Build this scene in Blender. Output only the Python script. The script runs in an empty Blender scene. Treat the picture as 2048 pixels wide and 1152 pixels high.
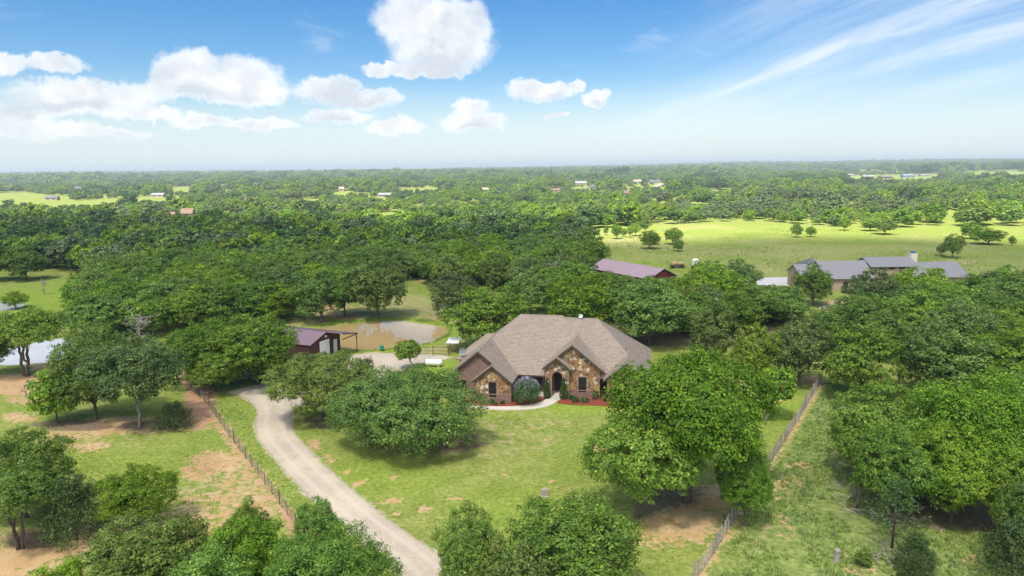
import bpy, bmesh, math, random
import numpy as np
from mathutils import Vector, Matrix
sc = bpy.context.scene
C = sc.collection
rnd = random.Random(7)
R_ = math.radians
# ------------------------------------------------------------------ camera
F = 1366.0; CZ = 28.0; PITCH = math.atan((576 - 333) / F); ROLL = R_(0.7)
cp, sp = math.cos(PITCH), math.sin(PITCH)
FW = np.array([0, cp, -sp]); UP0 = np.array([0, sp, cp]); RT0 = np.array([1., 0, 0])
RT = RT0 * math.cos(ROLL) - UP0 * math.sin(ROLL)
UP = UP0 * math.cos(ROLL) + RT0 * math.sin(ROLL)
CAM = np.array([0, 0, CZ])
cam = bpy.data.cameras.new('camera'); cam.lens = 36 * F / 2048; cam.sensor_width = 36
cam.clip_start = 0.5; cam.clip_end = 40000
co = bpy.data.objects.new('camera', cam); C.objects.link(co); sc.camera = co
co.matrix_world = Matrix(((RT[0], UP[0], -FW[0], 0), (RT[1], UP[1], -FW[1], 0), (RT[2], UP[2], -FW[2], CZ), (0, 0, 0, 1)))
# ------------------------------------------------------------------ light
SUN_EL, SUN_AZ = R_(62), R_(-158)       # azimuth from +Y towards +X
SDIR = Vector((math.cos(SUN_EL) * math.sin(SUN_AZ), math.cos(SUN_EL) * math.cos(SUN_AZ), math.sin(SUN_EL)))
sun = bpy.data.lights.new('sun', 'SUN'); sun.energy = 4.5; sun.angle = R_(6.0); sun.color = (1, .95, .86)
so = bpy.data.objects.new('sun', sun); C.objects.link(so); so.rotation_euler = SDIR.to_track_quat('Z', 'Y').to_euler()
SKY_STRENGTH = 0.061
sc.view_settings.view_transform = 'Standard'; sc.view_settings.look = 'None'
sc.view_settings.gamma = 1; sc.view_settings.use_curve_mapping = False
sc.view_settings.exposure = 1.42
sc.render.film_transparent = False
try:
    sc.cycles.use_denoising = True; sc.cycles.denoising_prefilter = 'NONE'; sc.cycles.max_bounces = 8; sc.cycles.transparent_max_bounces = 16
    sc.cycles.volume_bounces = 0; sc.cycles.adaptive_threshold = .02; sc.cycles.diffuse_bounces = 4; sc.cycles.glossy_bounces = 2; sc.cycles.transmission_bounces = 4
except Exception: pass

def ray(px, py): return RT * (px - 1024) / F - UP * (py - 576) / F + FW
def gp(px, py, z=0.0):
    d = ray(px, py); t = (z - CZ) / d[2]; return CAM + t * d
def onY(px, py, Y):
    d = ray(px, py); return CAM + d * (Y / d[1])
def pxm(p):                                    # pixels per metre at a point
    return F / float((np.array(p) - CAM) @ FW)

# ------------------------------------------------------------------ node helpers
class NT:
    def __init__(s, tree): s.t = tree; s.n = tree.nodes; s.l = tree.links
    def new(s, kind, **kw):
        nd = s.n.new(kind)
        for k, v in kw.items():
            if k == 'ins':
                for i, val in v.items():
                    if isinstance(val, bpy.types.NodeSocket): s.l.new(val, nd.inputs[i])
                    else: nd.inputs[i].default_value = val
            else: setattr(nd, k, v)
        return nd
    def math(s, op, a, b=None, c=None, clamp=False):
        nd = s.n.new('ShaderNodeMath'); nd.operation = op; nd.use_clamp = clamp
        for i, v in enumerate((a, b, c)):
            if v is None: continue
            if isinstance(v, bpy.types.NodeSocket): s.l.new(v, nd.inputs[i])
            else: nd.inputs[i].default_value = v
        return nd.outputs[0]
    def vmath(s, op, a, b=None, c=None, out=0):
        nd = s.n.new('ShaderNodeVectorMath'); nd.operation = op
        for i, v in enumerate((a, b, c)):
            if v is None: continue
            if isinstance(v, bpy.types.NodeSocket): s.l.new(v, nd.inputs[i])
            else: nd.inputs[i].default_value = v
        return nd.outputs[out]
    def mix(s, fac, a, b, mode='MIX'):
        nd = s.n.new('ShaderNodeMix'); nd.data_type = 'RGBA'; nd.blend_type = mode
        for sk, v in ((nd.inputs[0], fac), (nd.inputs[6], a), (nd.inputs[7], b)):
            if isinstance(v, bpy.types.NodeSocket): s.l.new(v, sk)
            elif isinstance(v, tuple): sk.default_value = tuple(v) + ((1,) if len(v) == 3 else ())
            else: sk.default_value = v
        return nd.outputs[2]
    def noise(s, vec, scale, detail=4, rough=.55, dist=0.0, out='Fac'):
        nd = s.n.new('ShaderNodeTexNoise'); nd.inputs['Scale'].default_value = scale
        nd.inputs['Detail'].default_value = detail; nd.inputs['Roughness'].default_value = rough
        nd.inputs['Distortion'].default_value = dist
        if vec is not None: s.l.new(vec, nd.inputs['Vector'])
        return nd.outputs[out]
    def ramp(s, v, a, b, c0=0.0, c1=1.0, smooth=True):
        nd = s.n.new('ShaderNodeMapRange'); nd.interpolation_type = 'SMOOTHSTEP' if smooth else 'LINEAR'
        s.l.new(v, nd.inputs[0]) if isinstance(v, bpy.types.NodeSocket) else None
        nd.inputs[1].default_value = a; nd.inputs[2].default_value = b
        nd.inputs[3].default_value = c0; nd.inputs[4].default_value = c1
        return nd.outputs[0]
    def attr(s, name):
        nd = s.n.new('ShaderNodeAttribute'); nd.attribute_name = name; return nd.outputs['Fac']

MATS = {}
def new_mat(name):
    m = bpy.data.materials.new(name); m.use_nodes = True; m.node_tree.nodes.clear()
    t = NT(m.node_tree); MATS[name] = m
    out = t.new('ShaderNodeOutputMaterial')
    return m, t, out
def simple(name, col, rough=.7, metal=0.0, var=.12, nscale=3.0, bump=0.0, spec=.3, bscale=30.0, rand=0.0):
    m, t, out = new_mat(name)
    tc = t.new('ShaderNodeTexCoord').outputs['Object']
    n = t.noise(tc, nscale, 5)
    lo = tuple(c * (1 - var) for c in col); hi = tuple(min(1, c * (1 + var)) for c in col)
    colr = t.mix(n, lo, hi)
    if rand:
        oi = t.new('ShaderNodeObjectInfo').outputs['Random']
        colr = t.mix(1.0, colr, t.mix(oi, (1 - rand,) * 3, (1 + rand,) * 3), 'MULTIPLY')
    b = t.new('ShaderNodeBsdfPrincipled'); t.l.new(colr, b.inputs['Base Color'])
    b.inputs['Roughness'].default_value = rough; b.inputs['Metallic'].default_value = metal
    b.inputs['Specular IOR Level'].default_value = spec
    if bump:
        bn = t.new('ShaderNodeBump'); bn.inputs['Strength'].default_value = bump; bn.inputs['Distance'].default_value = .03
        t.l.new(t.noise(tc, bscale, 4), bn.inputs['Height']); t.l.new(bn.outputs[0], b.inputs['Normal'])
    t.l.new(b.outputs[0], out.inputs[0])
    return m

# ------------------------------------------------------------------ world: Nishita sky with clouds by direction
def build_world():
    w = bpy.data.worlds.new('World'); sc.world = w; w.use_nodes = True
    w.node_tree.nodes.clear(); t = NT(w.node_tree)
    out = t.new('ShaderNodeOutputWorld'); bg = t.new('ShaderNodeBackground')
    sky = t.new('ShaderNodeTexSky'); sky.sky_type = 'NISHITA'; sky.sun_disc = False
    sky.sun_elevation = SUN_EL; sky.sun_rotation = SUN_AZ
    sky.altitude = 300; sky.air_density = 1.0; sky.dust_density = 0.6; sky.ozone_density = 2.5
    d = t.new('ShaderNodeTexCoord').outputs['Generated']
    sep = t.new('ShaderNodeSeparateXYZ', ins={0: d}).outputs
    az = t.math('ARCTAN2', sep[0], sep[1]); el = t.math('ARCSINE', sep[2])
    # the pattern of the frame goes on round the whole horizon, mirrored every 2*0.70 rad
    azm = t.math('SUBTRACT', t.math('PINGPONG', t.math('ADD', az, 0.70), 1.40), 0.70)
    P = t.new('ShaderNodeCombineXYZ', ins={0: azm, 1: el}).outputs[0]
    def ae(px, py):
        v = ray(px, py); v = v / np.linalg.norm(v); return math.atan2(v[0], v[1]), math.asin(v[2])
    nz = t.noise(P, 16, 8, .60, 0.0, 'Color')
    warp = t.vmath('MULTIPLY', t.vmath('SUBTRACT', nz, (.5, .5, .5)), (.05, .04, 0))
    nz2 = t.noise(P, 60, 8, .66, 0.0, 'Color')
    warp2 = t.vmath('MULTIPLY', t.vmath('SUBTRACT', nz2, (.5, .5, .5)), (.027, .024, 0))
    Pw = t.vmath('ADD', t.vmath('ADD', P, warp), warp2)
    blobs = [(842, 40, 105, 58), (885, 100, 112, 52), (775, 134, 52, 16), (925, 55, 62, 62), (850, 138, 100, 18),
             (382, 148, 72, 48), (487, 160, 88, 48), (440, 186, 142, 24), (332, 168, 34, 18), (535, 182, 55, 26),
             (655, 182, 66, 30), (722, 196, 104, 20), (690, 168, 34, 18),
             (180, 192, 136, 30), (285, 230, 84, 15), (150, 212, 90, 22),
             (15, 232, 72, 28), (108, 130, 62, 18), (0, 128, 40, 20),
             (680, 230, 74, 15), (790, 252, 62, 16), (945, 245, 72, 22), (938, 216, 44, 20),
             (1085, 184, 72, 20), (1058, 174, 42, 18), (1150, 170, 26, 14), (1196, 194, 38, 17), (1112, 235, 26, 6),
             (410, 248, 66, 15), (520, 246, 78, 14), (90, 262, 120, 16), (245, 266, 50, 10)]
    def field(vec, blobs=blobs):
        acc = None; hacc = None
        for (x, y, rx, ry) in blobs:
            a, e = ae(x, y); ra = rx / F * .96; re = ry / F * .96
            q = t.vmath('MULTIPLY_ADD', vec, (1 / ra, 1 / re, 0), (-a / ra, -e / re, 0))
            ln = t.vmath('LENGTH', q, out=1)
            acc = ln if acc is None else t.math('SMOOTH_MIN', acc, ln, .25)
        return acc
    f = field(Pw)
    dens = t.ramp(f, 1.06, .72)
    thick = t.ramp(f, 1.0, .25)
    # lit billows: noise compared with itself a step towards the light
    n1 = t.noise(Pw, 34, 5, .55); n2 = t.noise(t.vmath('ADD', Pw, (-.010, .016, 0)), 34, 5, .55)
    relief = t.math('MULTIPLY', t.math('SUBTRACT', n1, n2), 1.1)
    q1 = t.noise(Pw, 11, 3, .5); q2 = t.noise(t.vmath('ADD', Pw, (-.012, .03, 0)), 11, 3, .5)
    shade = t.math('ADD', t.ramp(f, .30, .95, .45, 1.0), t.math('ADD', relief, t.math('MULTIPLY', t.math('SUBTRACT', q1, q2), 2.2)))
    belly = field(Pw, [(440, 194, 125, 17), (870, 130, 100, 26), (705, 205, 95, 11), (180, 216, 115, 14), (1088, 196, 58, 8), (1200, 203, 30, 7), (945, 258, 60, 9), (680, 238, 64, 8)])
    shade = t.math('SUBTRACT', shade, t.ramp(belly, 1.25, .15, 0.0, .55))
    ccol = t.mix(t.math('MAXIMUM', t.math('MINIMUM', shade, 1.0), 0.0), (.66, .71, .77), (1.0, 1.0, 1.0))
    # cirrus fan
    a0, e0 = ae(0, 640)
    rel = t.vmath('SUBTRACT', P, (a0, e0, 0)); rs = t.new('ShaderNodeSeparateXYZ', ins={0: rel}).outputs
    rr = t.vmath('LENGTH', rel, out=1)
    th0 = t.math('ARCTAN2', rs[1], rs[0])
    wv = t.noise(t.new('ShaderNodeCombineXYZ', ins={0: t.math('MULTIPLY', th0, 5.0), 1: t.math('MULTIPLY', rr, 3.0), 2: 3.3}).outputs[0], 1.0, 3, .5)
    th = t.math('ADD', th0, t.math('MULTIPLY', t.math('SUBTRACT', wv, .5), .035))
    fib = t.noise(t.new('ShaderNodeCombineXYZ', ins={0: t.math('MULTIPLY', th, 90.0), 1: t.math('MULTIPLY', rr, 7.0), 2: 1.3}).outputs[0], 1.0, 5, .6, .6)
    cir = None
    for c_, w_, r0_, r1_, k_ in ((.276, .016, .70, 1.10, 1.0), (.243, .012, .90, 1.30, .85), (.308, .022, .9, 1.35, .75), (.350, .030, .85, 1.2, .60), (.395, .022, .95, 1.15, .5), (.210, .013, 1.0, 1.4, .65), (.180, .012, 1.15, 1.5, .4), (.262, .045, .65, 1.1, .5)):
        g_ = t.math('EXPONENT', t.math('MULTIPLY', t.math('POWER', t.math('DIVIDE', t.math('SUBTRACT', th, c_), w_), 2.0), -1.0))
        g_ = t.math('MULTIPLY', t.math('MULTIPLY', g_, k_), t.ramp(rr, r0_, r1_)); cir = g_ if cir is None else t.math('MAXIMUM', cir, g_)
    cir = t.math('MULTIPLY', cir, t.ramp(fib, .22, .72, .35, 1.15))
    cir = t.math('MULTIPLY', cir, t.ramp(el, .60, .35))
    wisp = t.math('MULTIPLY', t.ramp(t.noise(t.vmath('MULTIPLY', P, (3, 9, 1)), 2.2, 7, .6, .6), .56, .8), .30)
    cir = t.math('MAXIMUM', t.math('MULTIPLY', cir, .62), wisp)
    # base sky, pulled to the photograph's deeper blue; a pale haze colour is mixed in towards the horizon
    skc = t.new('ShaderNodeHueSaturation', ins={'Hue': .503, 'Saturation': 1.40, 'Value': .92, 'Color': sky.outputs[0]}).outputs[0]
    WH = 7.2
    pale = t.mix(t.math('MULTIPLY', t.ramp(el, .135, .0), .80), skc, (WH * .76, WH * .845, WH * .89))
    c = t.mix(cir, pale, (WH * .98, WH * 1.0, WH * 1.03))
    cl = t.mix(1.0, ccol, (WH * 1.0,) * 3, 'MULTIPLY')
    fade = t.math('MULTIPLY', dens, t.ramp(el, .012, .062, .10, 1.0))
    fade = t.math('MULTIPLY', fade, t.math('ADD', t.math('MULTIPLY', thick, .35), .65))
    c = t.mix(fade, c, cl)
    t.l.new(c, bg.inputs[0]); bg.inputs[1].default_value = SKY_STRENGTH
    t.l.new(bg.outputs[0], out.inputs[0])
    w.cycles.sampling_method = 'MANUAL'; w.cycles.sample_map_resolution = 512
build_world()

# ------------------------------------------------------------------ object helpers
def tag(o, label=None, cat=None, group=None, kind=None):
    for k, v in (('label', label), ('category', cat), ('group', group), ('kind', kind)):
        if v: o[k] = v
    return o
def link(o, parent=None):
    C.objects.link(o)
    if parent is not None: o.parent = parent
    return o
def empty(name, loc, rz=0.0):
    o = bpy.data.objects.new(name, None); o.location = loc; o.rotation_euler = (0, 0, rz); o.empty_display_size = .2
    return link(o)
def pydata(name, v, f, mat=None, smooth=False):
    me = bpy.data.meshes.new(name); me.from_pydata([tuple(map(float, p)) for p in v], [], f); me.update()
    if mat: me.materials.append(mat)
    if smooth: me.polygons.foreach_set('use_smooth', [True] * len(me.polygons))
    return me
class MB:
    def __init__(s): s.v = []; s.f = []; s.sm = []
    def add(s, v, f):
        o = len(s.v); s.v += [tuple(map(float, p)) for p in v]; s.f += [tuple(i + o for i in q) for q in f]; return s
    def box(s, x0, x1, y0, y1, z0, z1):
        v = [(x, y, z) for z in (z0, z1) for y in (y0, y1) for x in (x0, x1)]
        return s.add(v, [(0, 2, 3, 1), (4, 5, 7, 6), (0, 1, 5, 4), (2, 6, 7, 3), (0, 4, 6, 2), (1, 3, 7, 5)])
    def tube(s, pts, rad, n=6, cap=True):
        pts = [Vector(p) for p in pts]; rings = []
        for i, p in enumerate(pts):
            d = (pts[min(i + 1, len(pts) - 1)] - pts[max(i - 1, 0)]).normalized()
            a = d.orthogonal().normalized() if abs(d.z) > .9 or True else d
            ref = Vector((1, 0, 0)) if abs(d.x) < .8 else Vector((0, 1, 0))
            a = (ref - d * ref.dot(d)).normalized(); b = d.cross(a)
            r = rad[i] if isinstance(rad, (list, tuple)) else rad
            rings.append([p + (a * math.cos(6.28319 * k / n) + b * math.sin(6.28319 * k / n)) * r for k in range(n)])
        v = [q for rg in rings for q in rg]; f = []
        for i in range(len(rings) - 1):
            for k in range(n):
                f.append((i * n + k, i * n + (k + 1) % n, (i + 1) * n + (k + 1) % n, (i + 1) * n + k))
        if cap: f.append(tuple(range(n - 1, -1, -1))); f.append(tuple((len(rings) - 1) * n + k for k in range(n)))
        return s.add(v, f)
    def prism(s, poly, z0, z1):                                    # poly: xy list CCW
        n = len(poly); v = [(x, y, z0) for x, y in poly] + [(x, y, z1) for x, y in poly]
        f = [tuple(range(n - 1, -1, -1)), tuple(range(n, 2 * n))] + [(i, (i + 1) % n, n + (i + 1) % n, n + i) for i in range(n)]
        return s.add(v, f)
    def lathe(s, prof, n=12, c=(0, 0, 0)):
        v = []; f = []
        for r, z in prof:
            for k in range(n): v.append((c[0] + r * math.cos(6.28319 * k / n), c[1] + r * math.sin(6.28319 * k / n), c[2] + z))
        for i in range(len(prof) - 1):
            for k in range(n): f.append((i * n + k, i * n + (k + 1) % n, (i + 1) * n + (k + 1) % n, (i + 1) * n + k))
        return s.add(v, f)
    def build(s, name, mat, parent=None, smooth=False):
        return link(bpy.data.objects.new(name, pydata(name, s.v, s.f, mat, smooth)), parent)

# ------------------------------------------------------------------ numpy helpers for the ground
def hash2(ix, iy, seed=0):
    h = (ix.astype(np.int64) * 374761393 + iy.astype(np.int64) * 668265263 + seed * 1442695041) & 0x7fffffff
    h = ((h ^ (h >> 13)) * 1274126177) & 0x7fffffff
    return ((h ^ (h >> 16)) & 0xffff) / 65535.0
def vnoise(x, y, scale, seed=0, octs=3):
    tot = 0; amp = 1; nrm = 0; fx = x / scale; fy = y / scale
    for o in range(octs):
        ix = np.floor(fx); iy = np.floor(fy); u = fx - ix; v = fy - iy; u = u * u * (3 - 2 * u); v = v * v * (3 - 2 * v)
        a = hash2(ix, iy, seed + o); b = hash2(ix + 1, iy, seed + o); c = hash2(ix, iy + 1, seed + o); d = hash2(ix + 1, iy + 1, seed + o)
        tot = tot + amp * ((a * (1 - u) + b * u) * (1 - v) + (c * (1 - u) + d * u) * v); nrm += amp
        amp *= .5; fx = fx * 2.03; fy = fy * 2.03
    return tot / nrm
def sstep(x, a, b):
    q = np.clip((x - a) / (b - a), 0, 1); return q * q * (3 - 2 * q)
def poly_px(pts, z=0.0): return np.array([gp(x, y, z)[:2] for x, y in pts])
def inside(P, x, y):
    r = np.zeros(np.shape(x), bool); n = len(P)
    for i in range(n):
        x0, y0 = P[i]; x1, y1 = P[(i + 1) % n]
        c = ((y0 > y) != (y1 > y)); xx = x0 + (y - y0) * (x1 - x0) / ((y1 - y0) if y1 != y0 else 1e-9)
        r ^= c & (x < xx)
    return r
def segdist(P, x, y, closed=True):
    d = np.full(np.shape(x), 1e9); n = len(P)
    for i in range(n if closed else n - 1):
        a = P[i]; b = P[(i + 1) % n]; ab = b - a; q = np.clip(((x - a[0]) * ab[0] + (y - a[1]) * ab[1]) / max(1e-9, ab @ ab), 0, 1)
        d = np.minimum(d, np.hypot(x - a[0] - q * ab[0], y - a[1] - q * ab[1]))
    return d
def sdf(P, x, y):
    d = segdist(P, x, y); return np.where(inside(P, x, y), -d, d)

POND = poly_px([(600, 668), (625, 658), (643, 653.7), (684, 648), (745, 642), (806, 640), (848, 646), (888, 653), (896, 664), (862, 683), (827, 690), (766, 696.5), (714, 700.5), (660, 702), (610, 692)])
POND2 = poly_px([(-60, 714), (-10, 702), (50, 690), (80, 681), (122, 675), (168, 680), (174, 696), (145, 712), (100, 722), (40, 727), (-60, 729)])
POND3 = poly_px([(-60, 612), (-30, 603), (12, 600), (46, 605), (40, 614), (10, 621), (-50, 622)])
PONDS = [POND, POND2, POND3]
def terrain(x, y):
    x = np.asarray(x, float); y = np.asarray(y, float); r = np.hypot(x, y)
    far = sstep(r, 420, 1500)
    z = far * ((vnoise(x, y, 700, 5, 3) - .5) * 16) + sstep(r, 2200, 4200) * ((vnoise(x, y, 1500, 9, 2) - .42) * 34) + sstep(r, 1800, 5000) * sstep(x / np.maximum(y, 1), -.1, .8) * 14
    for Pn in PONDS:
        near = (np.abs(x - Pn[:, 0].mean()) < 60) & (np.abs(y - Pn[:, 1].mean()) < 60)
        if np.any(near):
            d = np.full(x.shape, 50.0); d[near] = sdf(Pn, x[near], y[near])
            z = z - .9 * sstep(-d, -1.0, 2.2)
    return z
def gpt(px, py):                                # pixel to the terrain
    z = 0.0
    for _ in range(12):
        p = gp(px, py, z); z = float(terrain(np.array([p[0]]), np.array([p[1]]))[0])
    return np.array([p[0], p[1], z])
# ------------------------------------------------------------------ ground
def axis(lo, hi, step, far, grow):
    a = list(np.arange(lo, hi + 1e-6, step)); s = step; p = a[-1]
    while p < far: s *= grow; p += s; a.append(p)
    return a
xr_ = axis(0, 78, .65, 12000, 1.07)
xs = np.array([-q for q in xr_[:0:-1]] + xr_)
ylist = axis(26, 150, .62, 14000, 1.045)
ys = np.array([-3000, -900, -300, -120, -50, -15, 0, 8, 14, 19, 23] + ylist)
GX, GY = np.meshgrid(xs, ys); GZ = terrain(GX, GY)
GZ = GZ + (vnoise(GX, GY, 3.0, 3, 3) - .5) * .10 * (1 - sstep(np.hypot(GX, GY), 300, 600))
nx, ny = len(xs), len(ys)
verts = np.stack([GX.ravel(), GY.ravel(), GZ.ravel()], 1)
ii = (np.arange(ny - 1)[:, None] * nx + np.arange(nx - 1)[None, :]).ravel()
faces = np.stack([ii, ii + 1, ii + 1 + nx, ii + nx], 1)
def np_mesh(name, v, f, mat=None, smooth=False):
    me = bpy.data.meshes.new(name); n = f.shape[1]
    me.vertices.add(len(v)); me.vertices.foreach_set('co', np.ascontiguousarray(v, np.float32).ravel())
    me.loops.add(f.size); me.loops.foreach_set('vertex_index', np.ascontiguousarray(f, np.int32).ravel())
    me.polygons.add(len(f)); me.polygons.foreach_set('loop_start', np.arange(0, f.size, n, dtype=np.int32))
    me.polygons.foreach_set('loop_total', np.full(len(f), n, np.int32))
    if smooth: me.polygons.foreach_set('use_smooth', np.ones(len(f), bool))
    me.update(calc_edges=True)
    if mat: me.materials.append(mat)
    return me
def fattr(me, name, arr):
    a = me.attributes.new(name, 'FLOAT', 'POINT'); a.data.foreach_set('value', np.ascontiguousarray(arr, np.float32).ravel())
vx, vy = verts[:, 0], verts[:, 1]
near = (np.abs(vx) < 140) & (vy > 24) & (vy < 260)
def blob(cx, cy, rx, ry):                        # soft ellipse given in photo pixels on the ground
    c = gp(cx, cy); a = gp(cx + rx, cy)[:2] - c[:2]; b = gp(cx, cy - ry)[:2] - gp(cx, cy + ry)[:2]; b = b / 2
    M = np.linalg.inv(np.array([[a[0], b[0]], [a[1], b[1]]]))
    q = np.stack([vx - c[0], vy - c[1]]); w = M @ q; return 1 - sstep(np.hypot(w[0], w[1]), .45, 1.25)
def strip(pts, w0, w1=None):
    d = np.full(vx.shape, 1e3); Pn = poly_px(pts); d[near] = segdist(Pn, vx[near], vy[near], False); return 1 - sstep(d, w0, w1 or w0 * 2.2)
def area(pts, soft=3.0):
    d = np.full(vx.shape, 1e3); Pn = poly_px(pts); d[near] = sdf(Pn, vx[near], vy[near]); return 1 - sstep(d, -soft, soft)
mx = lambda *a: np.maximum.reduce(a)
FENCE_L = [(330, 722), (380, 772), (418, 812), (453, 866), (489, 914), (521, 957), (557, 1006), (592, 1055), (640, 1122)]
FENCE_R = [(1388, 1165), (1423, 1116), (1478, 1025), (1533, 938), (1565, 890), (1600, 835), (1644, 760)]
DL = [(455, 786), (480, 793), (505, 808), (515, 826), (507, 850), (510, 868), (520, 887), (540, 912), (561, 935), (584, 961), (607, 987), (650, 1023), (700, 1062), (765, 1116), (822, 1175)]
DR = [(575, 770), (588, 800), (585, 841), (588, 864), (613, 893), (658, 938), (690, 966), (723, 993), (787, 1048), (835, 1080), (878, 1106), (930, 1150), (965, 1185)]
YARD = [(455, 786), (520, 768), (580, 748), (640, 735), (690, 712), (740, 706), (800, 707), (865, 709), (905, 714), (880, 722), (820, 732), (790, 748), (770, 770), (700, 800), (640, 812), (600, 815), (588, 800)]
grav = mx(area(DL + DR[::-1], 1.0), area(YARD, 1.2))
dirt = mx(strip(FENCE_L, .3, 1.3) * .72, .62 * strip(FENCE_R, .25, 1.0),
          blob(430, 925, 70, 30) * .8, blob(395, 945, 45, 22) * .75, blob(180, 893, 55, 14) * .75, blob(160, 868, 90, 14) * .7, blob(250, 850, 150, 22) * .85,
          blob(440, 1010, 120, 45) * .62, blob(480, 960, 70, 40) * .6, blob(520, 1010, 55, 45) * .7, blob(400, 1060, 150, 30) * .6,
          strip([(-30, 1140), (60, 1105), (150, 1085), (240, 1055), (330, 1048)], 1.3, 3.0), blob(60, 1140, 130, 30) * .8, blob(70, 1080, 130, 30) * .7,
          blob(30, 760, 60, 16), blob(30, 780, 70, 14) * .9, blob(60, 800, 60, 12) * .75, blob(40, 835, 50, 14) * .7, blob(100, 735, 60, 14) * .8,
          area([(1250, 1090), (1275, 1035), (1330, 985), (1410, 965), (1455, 975), (1470, 1000), (1450, 1050), (1400, 1090)], 2.0) * .85, blob(1370, 1060, 80, 40) * .8, blob(1430, 990, 35, 30) * .85,
          blob(1583, 960, 42, 15), blob(1598, 932, 38, 9) * .85, blob(1560, 985, 60, 30) * .45, blob(1560, 1050, 40, 40) * .4,
          blob(1945, 1120, 40, 14) * .9, blob(1920, 1070, 30, 8) * .8, blob(1720, 1140, 40, 14) * .7, blob(1690, 1105, 35, 10) * .5,
          blob(700, 945, 10, 8), blob(712, 968, 14, 7), blob(730, 962, 10, 7) * .8, blob(790, 1000, 20, 9) * .8, blob(762, 1008, 14, 5) * .8, blob(850, 1018, 18, 9) * .85, blob(795, 1025, 12, 6) * .7,
          blob(810, 1048, 13, 6) * .9, blob(910, 998, 22, 4) * .85, blob(870, 978, 12, 5) * .5, blob(630, 890, 20, 18) * .7, blob(660, 918, 22, 14) * .6, blob(785, 955, 18, 8) * .6,
          blob(1065, 857, 16, 5) * .8, blob(1090, 880, 30, 5) * .6, blob(1010, 952, 14, 5) * .6, blob(1100, 965, 18, 5) * .5, blob(1190, 895, 30, 8) * .75, blob(1170, 915, 20, 5) * .6, blob(1130, 975, 30, 6) * .5,
          blob(960, 945, 10, 4) * .5, blob(985, 950, 8, 3) * .5, blob(1095, 990, 40, 5) * .55, blob(1120, 850, 40, 6) * .4, blob(1700, 605, 60, 8), blob(1690, 640, 60, 12) * .6,
          blob(1570, 800, 25, 8) * .5, blob(1620, 760, 25, 10) * .9, blob(1560, 775, 50, 10) * .7, blob(1480, 770, 40, 8) * .8, blob(1420, 745, 70, 20) * .8,
          blob(640, 610, 70, 16) * .95, blob(690, 632, 60, 10) * .8, blob(860, 640, 70, 9) * .6, blob(840, 560, 20, 6) * .6)
red = mx(blob(400, 790, 45, 55), blob(395, 830, 50, 35), blob(360, 760, 30, 30), blob(400, 930, 50, 25) * .8, strip(FENCE_L, .3, 1.3) * .5, blob(590, 1060, 30, 50), blob(30, 790, 80, 30) * .5, blob(640, 890, 15, 20) * .7)
red = red * (1 - sstep(np.abs(vx), 150, 200)); dirt = mx(dirt, blob(400, 800, 40, 55) * .95, blob(392, 838, 45, 30) * .8)
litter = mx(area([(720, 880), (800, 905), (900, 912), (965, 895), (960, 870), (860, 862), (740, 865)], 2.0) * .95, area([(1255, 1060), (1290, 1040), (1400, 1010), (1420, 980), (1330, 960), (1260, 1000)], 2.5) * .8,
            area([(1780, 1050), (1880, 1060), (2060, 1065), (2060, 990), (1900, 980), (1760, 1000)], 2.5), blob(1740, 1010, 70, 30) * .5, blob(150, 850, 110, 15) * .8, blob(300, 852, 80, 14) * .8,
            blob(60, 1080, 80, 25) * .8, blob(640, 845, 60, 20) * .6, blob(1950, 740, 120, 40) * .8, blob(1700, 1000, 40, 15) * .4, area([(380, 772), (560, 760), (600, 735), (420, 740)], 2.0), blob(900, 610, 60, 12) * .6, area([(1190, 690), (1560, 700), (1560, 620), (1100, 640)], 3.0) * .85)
dfar = np.hypot(vx, vy)
FIELD = poly_px([(1150, 462), (1300, 452), (1420, 447), (1660, 455), (1800, 470), (2250, 478), (2250, 565), (1380, 560), (1200, 545), (1165, 500)])
fm = (vy > 150) & (vy < 420) & (vx > 0)
fld = np.zeros(vx.shape); fld[fm] = 1 - sstep(sdf(FIELD, vx[fm], vy[fm]), -3, 5)
dry = mx(fld * (.10 + .42 * sstep(vnoise(vx, vy, 22, 61, 3), .35, .75)), area([(560, 640), (640, 620), (720, 610), (820, 585), (930, 610), (960, 650), (930, 690), (880, 715), (800, 712), (640, 715), (560, 660)], 3.0) * .62, blob(450, 985, 130, 70) * .6, blob(1040, 840, 160, 40) * .4, blob(1000, 880, 200, 40) * .45, blob(1900, 525, 60, 6) * .9, blob(1240, 480, 60, 5) * .7, blob(200, 870, 200, 40) * .35, blob(1500, 1060, 90, 50) * .35, blob(1620, 900, 60, 40) * .25)
pd_ = np.full(vx.shape, 50.0); pn_ = (np.abs(vx - POND[:, 0].mean()) < 60) & (np.abs(vy - POND[:, 1].mean()) < 60); pd_[pn_] = sdf(POND, vx[pn_], vy[pn_]); rim = 1 - sstep(np.abs(pd_ - .9), .9, 2.8)
dirt = dirt * (1 - rim); dry = dry * (1 - .9 * rim)
lush = mx(rim * .8, area([(975, 800), (1220, 800), (1240, 822), (1130, 833), (960, 835)], 1.5), blob(880, 735, 70, 16), blob(1560, 810, 60, 30) * .8, blob(760, 960, 160, 45) * .4, blob(1000, 1020, 140, 60) * .4, fld * .22, blob(100, 590, 120, 40) * .9, blob(200, 930, 160, 40) * .35, blob(60, 830, 80, 20) * .5)
wild = area([(1400, 1180), (1440, 1120), (1490, 1030), (1545, 940), (1610, 840), (1655, 760), (1720, 770), (1700, 900), (1800, 1050), (2100, 1100), (2100, 1200), (1400, 1200)], 1.5)

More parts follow.
